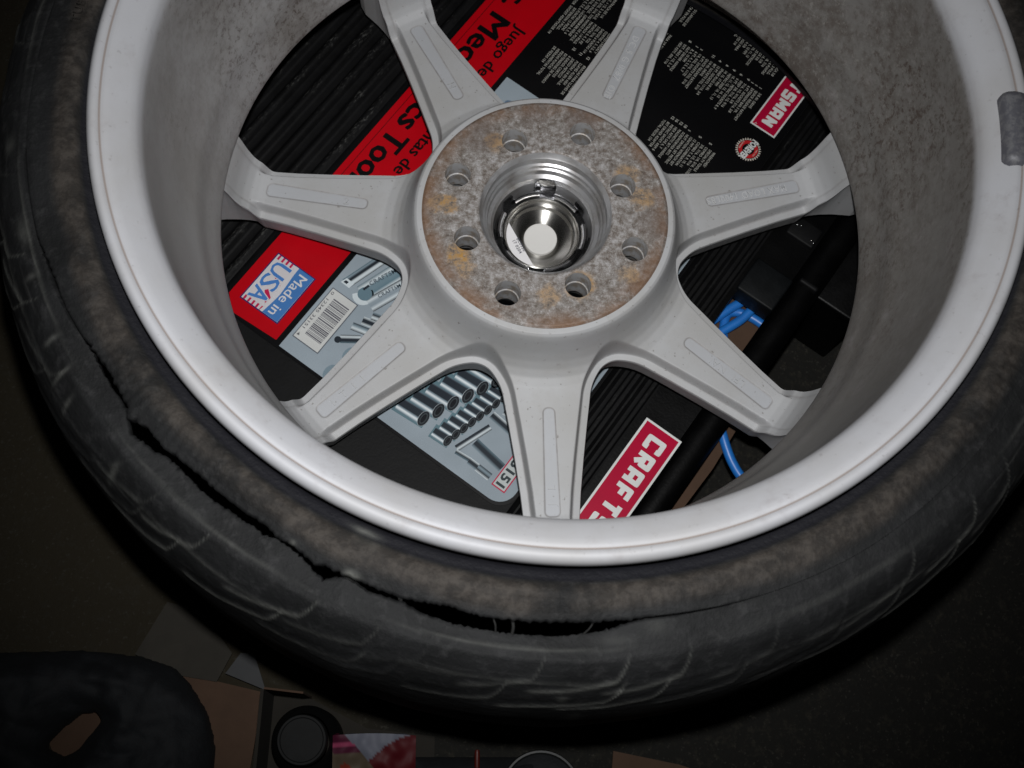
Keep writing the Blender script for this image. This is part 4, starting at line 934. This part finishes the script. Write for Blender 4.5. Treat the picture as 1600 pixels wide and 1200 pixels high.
# crumpled packet with printed zones
bm = bmesh.new(); nx, ny = 46, 26; cl = bm.verts.layers.float_color.new('ink'); grid = {}
bag_zones = dict(red=(0.050, .002, .004), white=(0.095, .10, .125), crim=(0.045, .004, .016), tan=(0.06, .045, .030), orange=(0.12, .018, .008))
for i in range(nx + 1):
    for j in range(ny + 1):
        x = -.1225 + .0510 * i / nx; y = -.2955 - .034 * j / ny + .0012 * math.sin(i / nx * PI) + 0.0
        if j == 0: y += 0.0
        z = -.130 - .012 * (j / ny) ** 2 + .004 * math.sin(i / nx * PI) + .003 * noise.noise(Vector((x * 120, y * 120, 2)))
        v = bm.verts.new((x, y, z)); px = (x + .1225) / .051; py = (-.2955 - y) / .019
        c_ = bag_zones['red']
        if px < .62 - .45 * (py - .15) ** 1.0 * 0 and True:
            if px < .16 + .34 * py: c_ = bag_zones['crim'] if py < .55 else bag_zones['tan']
            else: c_ = bag_zones['white']
        if px > .16 + .34 * py and px < .93 - .9 * max(py, 0) ** .6 * .62: c_ = bag_zones['white']
        elif px > .16 + .34 * py: c_ = bag_zones['red']
        if c_ == bag_zones['crim'] and abs(py - .28) < .07: c_ = (0.20, .03, .07)
        if (px - .16) ** 2 + (py - .98) ** 2 * .3 < .004: c_ = bag_zones['orange']
        v[cl] = (*c_, 1); grid[i, j] = v
for i in range(nx):
    for j in range(ny): bm.faces.new((grid[i, j], grid[i + 1, j], grid[i + 1, j + 1], grid[i, j + 1]))
bmesh.ops.recalc_face_normals(bm, faces=bm.faces)
if sum(f.normal.z for f in bm.faces) < 0: bmesh.ops.reverse_faces(bm, faces=bm.faces)
bmesh.ops.solidify(bm, geom=list(bm.faces), thickness=.004)
tag(obj('snack_bag', bm, printed('glossy_packet', 0.6), smooth=1.0), 'red and silver crumpled packet at the bottom edge below the tyre', 'packet')
# red tipped pen
pen = tag(empty('marker_pen', (-.0335, -.3080, -.134)), 'black marker with a red tip below the tyre', 'pen')
M_redt = simple('red_plastic', (0.045, .006, .004), (0.06, .008, .005), 60, 0.4)
b1 = lathe([(0, 0), (.0022, .0004), (.0028, .002), (.0028, .0110), (.0040, .0125)], 20); M_pen = plastic('black_pen_plastic', (0.01, .01, .011), 0.4)
for v in b1.vertices: v.co.x *= .6; v.co.y *= .6
o = obj('tip', b1, M_redt, pen, smooth=0.8); o.rotation_euler = (PI / 2, 0, 0); o.location = (0, .0045, 0)
o = obj('body', lathe([(.0030, .0), (.0044, .002), (.0044, .05), (0, .05)], 20), M_pen, pen, smooth=0.8); o.rotation_euler = (PI / 2, 0, 0); o.location = (0, -.0065, 0)
# black pouch and pale rimmed lid at the bottom edge
bm = bmesh.new(); bmesh.ops.create_grid(bm, x_segments=40, y_segments=20, size=1)
for v in bm.verts:
    x, y = v.co.x, v.co.y; e = max(abs(x), abs(y)); v.co = (-.034 + x * .043, -.334 + y * .026, -.150 + .016 * (1 - e ** 4) + .002 * noise.noise(Vector((x * 4, y * 4, 7))))
bmesh.ops.solidify(bm, geom=list(bm.faces), thickness=.006)
tag(obj('black_pouch', bm, M_cloth, smooth=1.2), 'black soft pouch lying below the tyre at the bottom edge', 'pouch')
lid_ = tag(empty('round_lid', (.0065, -.3290, -.150)), 'dark lid with a thin pale rim below the tyre', 'lid')
obj('dish', lathe([(0, .008), (.018, .0075), (.0225, .010)], 48), M_cloth, lid_, smooth=0.8)
obj('rim', lathe([(.0225, .010), (.0236, .0125), (.0248, .0125), (.0254, .010), (.0250, .0)], 48), simple('pale_rim', (.011, .012, .012), (.015, .016, .016), 60, .5), lid_, smooth=0.8)
# crumpled black cloth with a gap through which cardboard shows
out = [(-.40, -.225), (-.3407, -.2420), (-.2858, -.2409), (-.2500, -.2440), (-.2280, -.2510), (-.2165, -.263), (-.2060, -.2780), (-.2005, -.2919), (-.1986, -.3014), (-.1990, -.318), (-.2018, -.345), (-.40, -.345)]
hol = [(-.3040, -.3010), (-.2960, -.2920), (-.2850, -.2835), (-.2765, -.2820), (-.2735, -.2860), (-.2790, -.2935), (-.2850, -.3020), (-.2930, -.3065)]
def inside(P_, x, y):
    c_ = False
    for k in range(len(P_)):
        x0, y0 = P_[k]; x1, y1 = P_[k - 1]
        if (y0 > y) != (y1 > y) and x < (x1 - x0) * (y - y0) / (y1 - y0) + x0: c_ = not c_
    return c_
def dpoly(P_, x, y):
    d = 9
    for k in range(len(P_)):
        a = Vector(P_[k]); b_ = Vector(P_[k - 1]); q = Vector((x, y)); t = max(0, min(1, (q - a).dot(b_ - a) / (b_ - a).length_squared)); d = min(d, (a + (b_ - a) * t - q).length)
    return d
bm = bmesh.new(); gs = .0015; gv = {}
for i in range(int(.205 / gs)):
    for j in range(int(.125 / gs)):
        x = -.40 + i * gs; y = -.345 + j * gs
        n_ = Vector((x * 60, y * 60, 0)); x2 = x + .0012 * noise.noise(n_); y2 = y + .0012 * noise.noise(n_ + Vector((9, 9, 9)))
        if not inside(out, x2, y2) or inside(hol, x2, y2): continue
        d = min(dpoly(out, x, y), dpoly(hol, x, y)); h = .026 * min(1, d / .02) ** .5
        fold = noise.noise(Vector((x * 22 + y * 40, y * 22 - x * 10, 1.5))); h += .009 * abs(fold) * min(1, d / .012) + .003 * noise.noise(Vector((x * 90, y * 90, 4)))
        gv[i, j] = bm.verts.new((x2, y2, ZF + .008 + h))
for (i, j) in list(gv):
    if all(k in gv for k in ((i + 1, j), (i + 1, j + 1), (i, j + 1))): bm.faces.new((gv[i, j], gv[i + 1, j], gv[i + 1, j + 1], gv[i, j + 1]))
loose = [v for v in bm.verts if not v.link_faces]; bmesh.ops.delete(bm, geom=loose, context='VERTS')
bv = [v for v in bm.verts if v.is_boundary]
for _ in range(5): bmesh.ops.smooth_vert(bm, verts=bv, factor=.5, use_axis_x=True, use_axis_y=True, use_axis_z=False)
bmesh.ops.smooth_vert(bm, verts=bm.verts, factor=.4, use_axis_x=True, use_axis_y=True, use_axis_z=True)
ed = [e for e in bm.edges if e.is_boundary]; r_ = bmesh.ops.extrude_edge_only(bm, edges=ed)
for q in r_['geom']:
    if isinstance(q, bmesh.types.BMVert): q.co.z = ZF + .006
bmesh.ops.recalc_face_normals(bm, faces=bm.faces)
tag(obj('black_jacket', bm, M_cloth, smooth=1.4), 'crumpled black cloth garment on the floor at the lower left', 'jacket')
# blue cables between the handle and the cardboard
z0 = -.1085
def cab(pts, label): tag(obj('blue_cable', tube([(x, y, z0 + dz) for x, y, dz in pts], .0032, 14), M_cable, smooth=3.14), label, 'cable', 'blue cables beside the case')
cab([(.070, -.060, 0), (.0950, -.0440, 0), (.1117, -.0331, 0), (.1219, -.0262, .001), (.1339, -.0180, .002), (.1448, -.0110, .002), (.1560, -.0030, .001), (.1700, .006, -.001)], 'blue cable crossing uppermost at the top of the handle opening')
cab([(.1080, -.0520, 0), (.1200, -.0395, .001), (.1290, -.0335, .002), (.1416, -.0255, .003), (.1504, -.0166, .0035), (.1560, -.0060, .001), (.160, .010, 0)], 'blue cable crossing the middle of the handle opening')
cab([(.1660, -.0345, -.001), (.1611, -.0304, -.001), (.1517, -.0232, -.001), (.1421, -.0185, -.002), (.1340, -.0200, -.002), (.1306, -.0300, -.002), (.1300, -.0430, -.001), (.1320, -.060, 0), (.128, -.080, .000), (.1245, -.098, .001), (.1257, -.1080, .001), (.1288, -.1186, 0), (.1318, -.1254, -.001), (.1365, -.1330, -.002), (.148, -.148, -.003)], 'blue cable that runs under the handle and comes out past the case edge')
print('tris', sum(len(o.data.polygons) for o in S.objects if o.type == 'MESH'))
